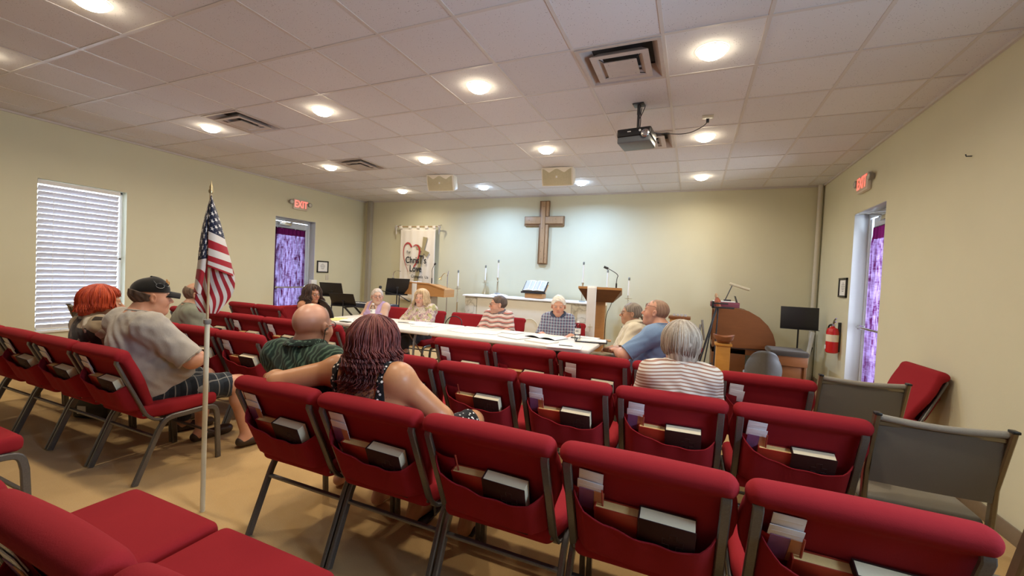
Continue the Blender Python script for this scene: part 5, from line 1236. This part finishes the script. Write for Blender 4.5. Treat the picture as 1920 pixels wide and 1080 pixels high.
def glasses(C,m,r=.021,half=False,wire=.0016,up=0,name='glasses'):
    H=C['H']; mb=MB(); zc=.001+up; yc=.103-up*.35
    for s in (-1,1):
        mb.tube([H((s*.033+r*1.15*math.cos(a),yc-.10*abs(s*.033+r*math.cos(a)-0)**1.6*2,zc+r*.82*math.sin(a))) for a in np.linspace(0,2*PI,20,endpoint=False)],wire,n=5,closed=True)
        mb.tube([H((s*.057,yc-.010,zc+.004)),H((s*.079,yc-.04,zc+.004)),H((s*.0845,.0,zc+.006)),H((s*.085,-.018,zc-.004))],wire,n=5)
    mb.tube([H((-.011,yc,zc+.004)),H((0,yc+.003,zc+.007)),H((.011,yc,zc+.004))],wire,n=5)
    o=obj(name,mb,m,C['root'])
    l=MB()
    for s in (-1,1): l.lathe([(.001,0),(r*.98,0)],n=18,cap=False)
    v=[]; 
    for k,(x,y,z) in enumerate(l.v):
        s=-1 if k<len(l.v)//2 else 1; v.append(H((s*.033+x*1.13,yc-.002,zc+y*.82)))
    l.v=v; obj('lens',l,MGLASS,o); return o
MSHOE=mat('shoe_dark_leather',(.05,.03,.022),.45); MDARKCL=cloth('dark_trousers',plain((.03,.035,.045),(.045,.05,.06)))
MKHAKI=cloth('khaki_trousers',plain((.30,.25,.17),(.36,.30,.21)))
LAP=dict(armL=((-.22,.02,.74),(-.10,.28,.64)),armR=((.22,.02,.74),(.10,.28,.64)))
TABLE=dict(armL=((-.215,.02,.78),(-.13,.27,.80)),armR=((.215,.02,.78),(.13,.27,.80)),handL=((.3,1,0),(0,0,-1),.5),handR=((-.3,1,0),(0,0,-1),.5))
def short_hair(C,color,top=.012,bald=0,front=.055,low=-.07,noise=.002,side=.010,fade=0):
    P=[El((0,-.020,.030),(.077+side,.100+side,.088+top),.01)]
    def cut(x,y,z):
        f=np.maximum(y-front-.35*np.maximum(z-.05,0)*0,-1)           # face opening
        face=y-(.040+.55*np.maximum(z,0)*.9)                          # hairline slopes forward with height
        ear=np.where(z<.02,y+.005-0*z,-1)
        lowc=low-z
        r_=np.maximum(np.maximum(face,ear),lowc)
        if bald: r_=np.maximum(r_,np.maximum(z-bald-.35*np.maximum(-y-.03,0),-1))
        return r_
    return add_hair(C,P,color,noise=noise,cut=cut,h=.0042)

# ---- 1 cap man ------------------------------------------------------------
MTEE=cloth('grey_heather_tee',plain((.36,.33,.30),(.44,.41,.37)),.5)
c=dict(label='heavy person in grey T-shirt and black cap, arms crossed, left of the flagpole',x=-3.40,y=1.66,H=1.275,rz=R(-4),s=1.03,w=1.22,fat=.085,lean=.03,aw=1.35,lw=1.15,neck=1.15,dchin=1,skin='red',chub=.012,face_w=1.03,jaw=1.1,yaw=R(-12),pitch=R(-3),
   armL=((-.30,.08,.80),(.02,.27,.76)),armR=((.33,.10,.78),(.04,.29,.74)),handR=((-1,.25,.1),(0,-1,0),.5),hy=.02,
   legL=((-.14,.42,.50),(-.13,.40,.09),(-.13,.58,.04)),legR=((.22,.47,.49),(.26,.52,.10),(.30,.70,.045)),res=.0065,hres=.0036,brow=(.16,.09,.06),
   top=dict(m=MTEE,sleeve=.95,g=.014,neck=.078,hem=.49,wr=.0055),shoe=MSHOE,
   bottom=dict(m=cloth('plaid_shorts',m_plaid((.012,.016,.024),(.03,.04,.055),(.25,.25,.24),.062,'xy')),len=.90,name='shorts'))
C=body('cap',c)
short_hair(C,((.05,.035,.03),(.13,.09,.07)),top=.0,low=-.080,side=.010,noise=.004,bald=.020)
capc=MB(); Hh=C['H']
def dome(u,v):
    a=2*PI*u; th=R(4+88*v); return Hh((.090*math.sin(th)*math.cos(a),.108*math.sin(th)*math.sin(a)-.012,.040+.098*math.cos(th)*(1+.06*math.sin(a))))
capc.grid(dome,40,16,closed=True); MCAP=fabric('cap_black',(.012,.012,.013),.2)
o=obj('cap',capc,MCAP,C['root'])
br=MB()
def brim(u,v):
    x=-.068+.136*u; y0_=.012+math.sqrt(max(0,.104**2-(x*1.12)**2))-.02; y1_=.155-3.*x*x
    y=y0_+(y1_-y0_)*v; return Hh((x*(1-.05*v),y,.044-.010*v-7.5*x*x))
br.grid(brim,18,8); b_=obj('brim',br,MCAP,o); md=b_.modifiers.new('s','SOLIDIFY'); md.thickness=.005*1
obj('cap_button',MB().lathe([(.001,.006),(.008,.003),(.009,-.002)],Hh((0,-.012,.139)),10),MCAP,o)
em=MB(); 
for i,(aa,tt) in enumerate(((60,58),(66,50),(72,62),(80,52),(88,60))): 
    p0=Vector(Hh((.0925*math.sin(R(tt))*math.cos(R(aa)),.1105*math.sin(R(tt))*math.sin(R(aa))-.012,.040+.101*math.cos(R(tt))))); em.tube([p0,p0+Vector((0.004*(-1)**i,0,.012)),p0+Vector((.0,.0,.022))],.0022,n=5)
obj('cap_embroidery',em,mat('embroidery_gold',(.65,.28,.05),.6),o)
def onc(aa,tt,k=1.05): return Hh((.090*k*math.sin(R(tt))*math.cos(R(aa)),.108*k*math.sin(R(tt))*math.sin(R(aa))-.012,.040+.098*k*math.cos(R(tt))))
sg=MB().tube([onc(20+14*math.cos(a),66+10*math.sin(a)) for a in np.linspace(0,2*PI,18,endpoint=False)],.0025,n=6,closed=True).tube([onc(48+12*math.cos(a),60+9*math.sin(a)) for a in np.linspace(0,2*PI,18,endpoint=False)],.0025,n=6,closed=True).tube([onc(8,62),onc(0,45)],.0025)
obj('sunglasses',sg,mat('sunglass_frame',(.05,.06,.07),.25),o)
# ---- 2 red haired woman
def leaf(g,c):
    v=g.vor(c,17,'F1','Color'); s=g.sep(v); n=g.noise(c,9,2,dist=1.5); a=g.mix(g.math('GREATER_THAN',s[0],.62),(.34,.27,.18),(.62,.57,.47)); return g.mix(g.math('GREATER_THAN',s[1],.68),a,(.03,.022,.018))
c=dict(label='person with short bright red hair and leaf patterned blouse below the window',x=-3.99,y=1.70,H=1.19,rz=R(-6),s=.93,w=1.0,fat=.05,aw=1.1,lw=1.05,chub=.010,skin='tan',yaw=R(-16),bust=1,neck=1.05,dchin=1,armL=LAP['armL'],armR=LAP['armR'],hs=1.0,
   top=dict(m=cloth('leaf_blouse',leaf),sleeve=.7,g=.014,neck=.080,hem=.48,name='blouse'),bottom=dict(m=MDARKCL,len=2),shoe=MSHOE,brow=(.3,.12,.06),lip=(.5,.12,.1))
C=body('redw',c)
RH=((.30,.028,.010),(.55,.075,.018))
add_hair(C,[El((0,-.022,.030),(.098,.115,.112),.02),El((0,-.075,-.045),(.088,.060,.075),.03)],RH,noise=.006,freq=70,cut=lambda x,y,z:np.maximum(y-(.052+.35*np.maximum(z-.02,0)),np.where(np.abs(x)>.0,-z-.125,0)))
locks(C,RH,230,.055,2,r=.0085,base=(.096,.116,.106),wave=.016,out=.016,flip=.0,bangs=(40,60,52),az=(-128,128),back_len=.075)
# ---- 3 balding man in sage shirt
c=dict(label='balding person in sage green T-shirt seated beyond the man in the cap',x=-4.46,y=2.50,H=1.21,rz=R(-22),s=.95,w=1.05,fat=.05,aw=1.1,skin='tan',yaw=R(-18),neck=1.1,dchin=1,chub=.006,armL=LAP['armL'],armR=LAP['armR'],lean=.10,
   top=dict(m=cloth('sage_tee',plain((.17,.18,.13),(.22,.23,.17))),sleeve=.8,neck=.078),bottom=dict(m=MDARKCL,len=2),shoe=MSHOE,browf=.5)
C=body('sage',c); short_hair(C,((.10,.06,.04),(.22,.15,.10)),bald=.060,top=.004,side=.006,noise=.0015); glasses(C,MCHROME,wire=.0012)
# ---- 4 curly dark haired woman
c=dict(label='person with long curly dark brown hair and glasses smiling beside the tables',x=-4.98,y=4.36,H=1.15,rz=R(-72),s=.93,w=.88,skin='deep',yaw=R(-22),bust=1,armL=LAP['armL'],armR=LAP['armR'],lean=.06,res=.009,cres=.009,
   top=dict(m=cloth('plum_tank',plain((.16,.02,.05),(.22,.03,.07))),tank=.95,tankb=.93,so=.115,sw=.065,name='tank_top'),bottom=dict(m=MDARKCL,len=2),shoe=MSHOE,lip=(.42,.06,.07))
C=body('curly',c); CH=((.022,.012,.009),(.085,.045,.03))
add_hair(C,[El((0,-.024,.034),(.094,.112,.108),.02),El((0,-.070,-.06),(.095,.060,.10),.03)],CH,noise=.007,freq=60,cut=lambda x,y,z:y-(.040+.35*np.maximum(z-.02,0)))
locks(C,CH,230,.21,3,r=.009,base=(.092,.110,.104),wave=.022,wf=5,out=.03,az=(-138,138),bangs=(20,60,48)); glasses(C,MDARKM,wire=.0014)
# ---- 5 lilac top woman
c=dict(label='grey haired person in lilac tank top and red glasses behind the tables',x=-4.36,y=4.96,H=1.14,rz=PI+R(6),s=.92,w=.98,fat=.03,skin='pale',yaw=R(40),pitch=R(6),bust=1,aw=1.05,**TABLE,top=dict(m=cloth('lilac_tank',plain((.40,.28,.47),(.48,.35,.56))),tank=.93,so=.125,sw=.07,name='tank_top'),bottom=dict(m=MKHAKI,len=2),shoe=MSHOE,brow=(.3,.25,.2),browf=.4,hx=-.02)
C=body('lilac',c); short_hair(C,((.42,.36,.32),(.62,.55,.50)),top=.012,side=.010,low=-.09,noise=.003); glasses(C,mat('red_frame',(.25,.03,.03),.3),wire=.0022)
# ---- 6 blonde woman
def paisley(g,c):
    s=g.sep(g.vor(c,24,'F1','Color')); n=g.noise(c,16,3,dist=2); a=g.mix(g.math('GREATER_THAN',s[0],.5),(.52,.36,.36),(.62,.53,.45)); a=g.mix(g.math('GREATER_THAN',s[1],.72),a,(.45,.42,.20)); return g.mix(g.math('LESS_THAN',g.math('ABSOLUTE',g.math('SUBTRACT',n,.5)),.018),a,(.10,.08,.12))
c=dict(label='blonde person in pastel patterned blouse with hands on the white table',x=-3.55,y=4.96,H=1.17,rz=PI+R(-4),s=.97,w=1.02,fat=.03,skin='fair',yaw=R(14),bust=1,**{**TABLE,'armR':((.23,.04,.79),(.02,.30,.785)),'armL':((-.22,.03,.79),(-.02,.30,.785))},top=dict(m=cloth('pastel_blouse',paisley),sleeve=1.62,g=.015,neck=.082,name='blouse'),bottom=dict(m=MDARKCL,len=2),shoe=MSHOE,brow=(.35,.2,.1),hands=.95)
C=body('blonde',c); BH_=((.46,.32,.18),(.78,.60,.38))
add_hair(C,[El((0,-.020,.032),(.092,.110,.108),.02),El((0,-.065,-.05),(.085,.055,.085),.03)],BH_,noise=.004,cut=lambda x,y,z:y-(.042+.35*np.maximum(z-.02,0)))
locks(C,BH_,190,.125,5,r=.0085,base=(.090,.108,.102),wave=.010,out=.016,az=(-142,142),bangs=(60,62,48))
# ---- 7 striped polo man
def wav(g,c):
    s=g.sep(c); z=g.math('ADD',s[2],g.math('MULTIPLY',g.math('SINE',g.math('MULTIPLY',s[0],34.)),.008)); a=g.mix(stripes(g,z,.058,.5),(.66,.55,.50),(.45,.16,.14)); a=g.mix(stripes(g,g.math('ADD',z,.012),.058,.18),a,(.10,.07,.07)); return g.mix(stripes(g,g.math('ADD',z,.040),.058,.14),a,(.75,.72,.68))
c=dict(label='person with glasses in wavy striped polo looking left behind the tables',x=-2.33,y=4.96,H=1.16,rz=PI+R(8),s=.92,w=.92,fat=.03,skin='red',yaw=R(-62),**TABLE,top=dict(m=cloth('wavy_striped_polo',wav),sleeve=1.0,neck=.080,collar=cloth('collar_grey',plain((.14,.12,.14),(.18,.15,.17)))),bottom=dict(m=MKHAKI,len=2),shoe=MSHOE,stubble=(.3,.2,.16))
C=body('striped',c); short_hair(C,((.05,.032,.025),(.13,.09,.07)),top=.006,side=.007,noise=.0015); glasses(C,mat('brown_frame',(.10,.05,.03),.3),wire=.0015)
# ---- 8 plaid shirt man
c=dict(label='white haired person in blue plaid shirt facing the camera behind the tables',x=-1.49,y=4.93,H=1.20,rz=PI+R(14),s=.93,w=.90,fat=.02,skin='red',yaw=R(3),pitch=R(-4),**TABLE,top=dict(m=cloth('blue_plaid_shirt',m_plaid((.05,.07,.13),(.20,.28,.38),(.68,.68,.72),.034,'xz',(.40,.12,.22))),sleeve=1.0,neck=.080,collar=cloth('collar_navy',plain((.03,.04,.08),(.06,.08,.13)))),bottom=dict(m=MDARKCL,len=2),shoe=MSHOE,brow=(.5,.4,.33),browf=.5,face_w=.96)
C=body('plaid',c); short_hair(C,((.66,.62,.56),(.85,.82,.76)),top=.020,side=.011,low=-.05,noise=.004)
# ---- 9 cream polo man
c=dict(label='person in cream polo with grey ponytail at the table end',x=-.66,y=4.82,H=1.185,rz=PI/2+R(6),s=.97,w=1.0,fat=.02,skin='tan',yaw=R(8),pitch=R(2),hx=0,armL=((-.27,.0,.76),(-.05,.22,.70)),armR=((.25,-.02,.74),(.12,.25,.66)),top=dict(m=cloth('cream_polo',plain((.66,.60,.46),(.74,.68,.54))),sleeve=.95,neck=.078,collar=cloth('collar_cream',plain((.66,.60,.46),(.72,.66,.52)))),bottom=dict(m=MKHAKI,len=2),shoe=MSHOE,brow=(.2,.15,.12))
C=body('polo',c); short_hair(C,((.14,.11,.09),(.32,.27,.22)),top=.008,side=.009,low=-.08,noise=.002)
obj('ponytail',MB().tube([C['H'](p) for p in ((0,-.115,-.02),(0,-.14,-.05),(0,-.145,-.09),(0,-.135,-.12))],.01,radii=[.014,.016,.012,.004]),mat('ponytail_brown',(.12,.09,.06),.6,nz=(120,.4)),C['root']); glasses(C,MCHROME,wire=.0012)
obj('shirt_logo',MB().box((-.115,.035,.905),(-.085,.04,.925)),mat('logo_green',(.05,.09,.05),.6),C['root'])
# ---- 10 blue tee man
c=dict(label='sunburnt person in light blue T-shirt with glasses pushed up, seen in profile',x=-.28,y=4.07,H=1.265,rz=R(72),s=1.03,w=1.12,fat=.05,aw=1.2,skin='red',yaw=R(12),pitch=R(8),neck=1.15,dchin=1,armL=((-.33,.14,.80),(-.05,.36,.78)),armR=((.28,.06,.76),(.05,.30,.72)),handL=((.7,.7,0),(0,0,-1),.5),lean=.06,top=dict(m=cloth('light_blue_tee',plain((.17,.27,.44),(.22,.33,.51))),sleeve=.9,neck=.080,wr=.006),bottom=dict(m=MDARKCL,len=2),shoe=MSHOE,brow=(.35,.2,.12))
C=body('blue',c); short_hair(C,((.26,.15,.10),(.38,.24,.16)),top=.003,side=.004,noise=.0012,low=-.06); glasses(C,mat('dark_brown_frame',(.06,.03,.02),.3),up=.052,wire=.0018)
obj('shirt_print',MB().box((-.03,-.262,.90),(.06,-.255,.93)),mat('print_navy',(.03,.04,.09),.6),C['root'])
# ---- 11 silver haired woman from behind
def rstr(g,c):
    s=g.sep(c); z=g.math('ADD',s[2],g.math('MULTIPLY',g.math('ABSOLUTE',s[0]),.14)); return g.mix(stripes(g,z,.0175,.40),(.70,.65,.58),(.36,.19,.13))
c=dict(label='silver blonde bobbed person from behind in brown and white striped shirt',x=-.05,y=2.56,H=1.195,rz=R(6),s=.93,w=.96,fat=.03,skin='fair',yaw=R(14),bust=1,armL=LAP['armL'],armR=LAP['armR'],res=.007,top=dict(m=cloth('fine_striped_shirt',rstr,.25),sleeve=.8,neck=.078),bottom=dict(m=MDARKCL,len=2),shoe=MSHOE)
C=body('silver',c); SH_=((.20,.155,.115),(.52,.46,.38))
add_hair(C,[El((0,-.022,.032),(.095,.114,.110),.02),El((0,-.058,-.045),(.078,.058,.078),.03)],SH_,noise=.003,freq=50,cut=lambda x,y,z:np.maximum(y-(.046+.35*np.maximum(z-.02,0)),-z-.135))
locks(C,SH_,420,.070,6,r=.0060,base=(.094,.113,.107),wave=.004,out=.010,az=(-135,135),back_len=.070,gather=1.6,top0=5,bangs=(30,60,60))
# ---- 12 bald man in green shirt from behind
def palm(g,c):
    w1=g.n('ShaderNodeTexWave',wave_type='BANDS'); g.l(c,w1.inputs['Vector']); w1.inputs['Scale'].default_value=11; w1.inputs['Distortion'].default_value=16; w1.inputs['Detail'].default_value=2; w1.inputs['Detail Scale'].default_value=.8
    f=g.ramp(w1.outputs['Fac'],.55,.8); b=g.mix(g.noise(c,7,2),(.014,.045,.028),(.012,.022,.020)); return g.mix(f,b,(.075,.135,.095))
MGR=cloth('green_palm_shirt',palm)
c=dict(label='bald person in dark green palm print shirt with glasses on a cord',x=-1.87,y=1.72,H=1.215,rz=R(2),s=.985,w=1.16,fat=.05,aw=1.15,skin='red',yaw=R(6),neck=1.15,face_w=1.0,chub=.006,armL=LAP['armL'],armR=LAP['armR'],sway=-.02,res=.0065,hres=.0036,scalp=(.34,.20,.15),shz=0,hs=1.06,legL=((-.15,.40,.50),(-.15,.36,.09),(-.16,.54,.035)),legR=((.17,.40,.50),(.22,.28,.09),(.24,.46,.035)),toes=1,
   top=dict(m=MGR,sleeve=.95,g=.015,neck=.084,collar=cloth('green_collar',lambda g,c:g.mix(g.math('GREATER_THAN',g.noise(c,60,2),.56),(.012,.024,.020),(.10,.17,.13)))),bottom=dict(m=cloth('dark_green_shorts',plain((.03,.035,.03),(.05,.055,.05))),len=.9,name='shorts'))
C=body('bald',c); glasses(C,MBLACK,wire=.0024)
H_=C['H']
obj('glasses_cord',MB().tube(smooth_path([H_(p) for p in ((.088,-.015,-.002),(.093,-.03,-.05),(.088,-.035,-.10),(.07,-.075,-.135),(0,-.105,-.13),(-.07,-.075,-.135),(-.088,-.035,-.10),(-.088,-.015,-.002))],2),.0024).tube([H_(p) for p in ((.086,.012,.002),(.092,-.022,-.012))],.004),MBLACK,C['root'])
obj('headphone_band',MB().tube([H_((.088*math.cos(a)+.0,.030,.032+.096*math.sin(a))) for a in np.linspace(R(8),R(80),14)],.008,flat=(.026,.009),up=(0,1,0)),MBLACK,C['root'])
# ---- 13 burgundy haired woman from behind
def dots(g,c):
    d=g.vor(c,52,'F1',rand=.75); return g.mix(g.math('LESS_THAN',d,.30),(.008,.008,.009),(.78,.76,.70))
MDOT=cloth('dotted_dress',dots,.15)
c=dict(label='person with wavy burgundy hair and dotted sundress, arm along the next chair',x=-1.33,y=1.66,shu=.025,H=1.17,rz=R(4),s=.98,w=1.16,fat=.045,aw=1.13,skin='warm',yaw=R(-8),sway=-.07,shz=-.0,res=.006,hres=.0045,bust=1,armL=((-.52,-.205,.945),(-.70,-.08,.92)),armR=((.265,.04,.80),(.16,.30,.66)),handR=((-.2,1,-.2),(0,0,-1),.5),handL=((.5,.8,0),(0,0,-1),.5),
   legL=((-.10,.42,.51),(-.02,.30,.09),(.02,.46,.035)),legR=((.24,.46,.56),(.30,.30,.09),(.30,.50,.035)),toes=1,
   top=dict(m=MDOT,tank=.93,tankb=.79,so=.150,sw=.112,arm=.885,hem=.45,name='sundress',wr=.003,g=.011),bottom=dict(m=MDOT,len=.97,name='dress_skirt'),shoe=None)
C=body('burg',c)
BU=((.060,.012,.014),(.24,.062,.050))
add_hair(C,[El((0,-.022,.030),(.088,.108,.106),.02),El((0,-.060,-.06),(.088,.065,.12),.04),El((0,-.060,-.165),(.066,.040,.08),.04)],BU,noise=.008,freq=55,cut=lambda x,y,z:y-(.040+.35*np.maximum(z-.02,0)))
locks(C,BU,480,.19,9,r=.0062,base=(.088,.107,.104),wave=.030,wf=6.5,out=.024,az=(-135,135),back_len=.23,part=.0,bangs=(30,60,60),spread=.04,gather=.30)
locks(C,((.20,.055,.04),(.34,.13,.09)),36,.17,11,r=.004,base=(.094,.114,.108),wave=.024,wf=5.5,out=.02,gather=.25,az=(-100,100),name='hair_highlights',spread=.03)
for nm,(x,y),lab in (('sandal',(-1.10,2.12),'black sandal strap'),):
    for k,(px,py,rz) in enumerate(((-1.33+(.02),1.66+.38,0),(-1.33+.30,1.66+.42,-6))):
        t=obj('sandal',MB().box((-.045,-.13,.0),(.045,.12,.016),.008),MBLACK,C['root'],(px+1.33+0,py-1.66,0)); obj('strap',MB().tube([(-.045,.0,.01),(-.02,.03,.055),(.02,.03,.055),(.045,.0,.01)],.01,flat=(.05,.005)),MBLACK,t)

# ================================================================ FLAG
def flag_mat():
    g=G('flag_cloth'); uv=g.coord('UV'); s=g.sep(uv); u,v=s[0],s[1]       # u: hoist->fly 0..1.9, v: 0 bottom..1 top
    red=g.math('LESS_THAN',g.math('FRACT',g.math('MULTIPLY',g.math('SUBTRACT',1.,v),6.5)),.5)
    col=g.mix(red,(.74,.70,.66),(.42,.018,.03))
    can=g.math('MULTIPLY',g.math('LESS_THAN',u,.76),g.math('GREATER_THAN',v,6/13))
    # stars: staggered lattice of 11 x 9
    a=g.math('DIVIDE',u,.76/12); b=g.math('DIVIDE',g.math('SUBTRACT',1.,v),(7/13)/10)
    def lat(ox,oy):
        x=g.math('SUBTRACT',a,g.math('ADD',g.math('MULTIPLY',g.math('ROUND',g.math('DIVIDE',g.math('SUBTRACT',a,ox),2.)),2.),ox)); y=g.math('SUBTRACT',b,g.math('ADD',g.math('MULTIPLY',g.math('ROUND',g.math('DIVIDE',g.math('SUBTRACT',b,oy),2.)),2.),oy))
        x=g.math('MULTIPLY',x,1.17); y=g.math('MULTIPLY',y,1.0)
        th=g.math('ARCTAN2',x,g.math('MULTIPLY',y,-1.)); r_=g.math('SQRT',g.math('ADD',g.math('MULTIPLY',x,x),g.math('MULTIPLY',y,y)))
        q=g.math('ABSOLUTE',g.math('SUBTRACT',g.math('MODULO',g.math('ADD',th,4*PI+PI/5),2*PI/5),PI/5))
        px,py=g.math('MULTIPLY',r_,g.math('COSINE',q)),g.math('MULTIPLY',r_,g.math('SINE',q))
        Ro,Ri=.62,.24; ix,iy=Ri*math.cos(PI/5),Ri*math.sin(PI/5)
        cr=g.math('SUBTRACT',g.math('MULTIPLY',g.math('SUBTRACT',px,Ro),iy),g.math('MULTIPLY',py,ix-Ro)); return g.math('LESS_THAN',cr,0.)
    st=g.math('MAXIMUM',lat(1,1),lat(2,2))
    inb=g.math('MULTIPLY',g.math('GREATER_THAN',a,.3),g.math('MULTIPLY',g.math('LESS_THAN',a,11.7),g.math('LESS_THAN',b,9.7)))
    blue=g.mix(g.math('MULTIPLY',st,inb),(.012,.016,.045),(.78,.76,.74)); col=g.mix(can,col,blue)
    g.base(col); g.set(.55,spec=.25,sheen=.2); tr=g.n('ShaderNodeBsdfTranslucent'); g.l(col,tr.inputs[0]); mx=g.n('ShaderNodeMixShader'); mx.inputs[0].default_value=.2; g.l(g.b.outputs[0],mx.inputs[1]); g.l(tr.outputs[0],mx.inputs[2]); g.l(mx.outputs[0],g.out.inputs[0]); return g.m
FX,FY=-2.475,1.48
fl=thing('flag','United States flag hanging in folds from the pole in the aisle','flag',(FX,FY,0),R(59))
def patch(L,Rr,uvfn,name_,yb,nu=26,nv=40,bul=.02):
    # L,Rr: polylines (x,z) of the left and right edge from top to bottom
    V=[];UV=[]
    def at(P,t):
        t*=len(P)-1; i=min(int(t),len(P)-2); f=t-i
        p0=np.array(P[max(i-1,0)],float);p1=np.array(P[i],float);p2=np.array(P[i+1],float);p3=np.array(P[min(i+2,len(P)-1)],float)
        return .5*((2*p1)+(-p0+p2)*f+(2*p0-5*p1+4*p2-p3)*f*f+(-p0+3*p1-3*p2+p3)*f**3)
    for j in range(nv):
        t=j/(nv-1); a=at(L,t); b=at(Rr,t)
        for i in range(nu):
            s_=i/(nu-1); p=a*(1-s_)+b*s_; V.append((p[0],yb(s_,t),p[1])); UV.append(uvfn(s_,t))
    F=[(j*nu+i,j*nu+i+1,(j+1)*nu+i+1,(j+1)*nu+i) for j in range(nv-1) for i in range(nu-1)]
    return V,UV,F
def flag_mesh(pieces,mt):
    V=[];UV=[];F=[]
    for v,u,f in pieces: o=len(V); V+=v;UV+=u;F+=[tuple(i+o for i in q) for q in f]
    me=bpy.data.meshes.new('flag_cloth'); me.from_pydata(V,[],F); me.materials.append(mt); l=me.uv_layers.new(name='UVMap')
    for lp in me.loops: l.data[lp.index].uv=UV[lp.vertex_index]
    me.polygons.foreach_set('use_smooth',[True]*len(me.polygons)); me.update(); return me
# metres from pole: 1 px in the photograph is about 3 mm here
k_=.00239
def q(px,py): return ((px-389.5+(py-480)*.018)*k_,1.78-(py-364)*.00298)
# back fall of the folded fly: diagonal stripes, hangs behind
backp=patch([q(388,470),q(372,520),q(363,560),q(372,584)],[q(425,470),q(440,515),q(436,550),q(406,588)],lambda s_,t:(1.0+.9*t,1.12-.95*t*.62+(-.95*(1-s_))*.62*0+.0+(-(1-s_)*.72+.30)),'b',lambda s_,t:.030+.012*math.sin(s_*7+t*2),30,40)
# front right fall: canton above, stripes curving below
front=patch([q(392,366),q(388,400),q(387,440),q(387,478),q(386,497)],[q(393,366),q(409,410),q(421,450),q(433,490),q(437,515)],lambda s_,t:(.38+.46*s_*(.25+.75*t),(1.0-1.2*t if t<.45 else .46-.80*(t-.45))+.02*s_*(1-t)),'f',lambda s_,t:-.022-.018*math.sin(PI*s_)+.05*s_*s_,26,44)
left=patch([q(391,366),q(379,410),q(372,450),q(367,500),q(361,545)],[q(392,366),q(389,400),q(387.5,440),q(386,480),q(374,552)],lambda s_,t:(.02+.36*(1-(1-s_)*(.35+.65*t)*1.0)+ (0.5*max(0,t-.55)),1.0-.62*t-.30*(1-s_)*max(0,t-.3)-.25*s_*max(0,t-.5)),'l',lambda s_,t:-.004-.020*math.sin(PI*s_)+.028*(1-s_),22,44)
MFLAG=flag_mat()
o=link('flag_cloth',flag_mesh([backp,front,left],MFLAG),fl); md=o.modifiers.new('s','SOLIDIFY'); md.thickness=.0012
t=thing('flagpole','thin cream pole of wood and white pipe standing in the aisle','pole',(FX,FY,0))
obj('wood_dowel',MB().tube([(0,0,1.05),(0.0,0,1.79)],.0065,n=10),mat('dowel_wood',(.50,.38,.22),.5),t); obj('pipe',MB().tube([(.005,0,0),(.0,0,1.07)],.0125,n=14),mat('pipe_cream',(.70,.66,.50),.4,nz=(30,.06)),t)
obj('joint_collar',MB().lathe([(.015,1.06),(.0185,1.065),(.0185,1.085),(.012,1.09)],n=14),mat('collar_grey_metal',(.25,.24,.22),.4),t)
obj('finial',MB().lathe([(.001,1.785),(.010,1.788),(.013,1.80),(.008,1.812),(.009,1.822),(.003,1.84),(.001,1.86)],n=12),MBRASS,t)

t=thing('handbag','black and white handbag on the floor under the left chairs','bag',(-4.75,1.95,0),R(20))
obj('bag_body',MB().box((-.16,-.08,.005),(.16,.08,.20),.03,seg=3),MBLACK,t); obj('bag_trim',MB().box((-.1,-.083,.05),(-.02,-.079,.12),.002),MPAPER,t); obj('handle',MB().tube([(.1*math.cos(a),0,.20+.09*math.sin(a)) for a in np.linspace(0,PI,12)],.006),MBLACK,t)
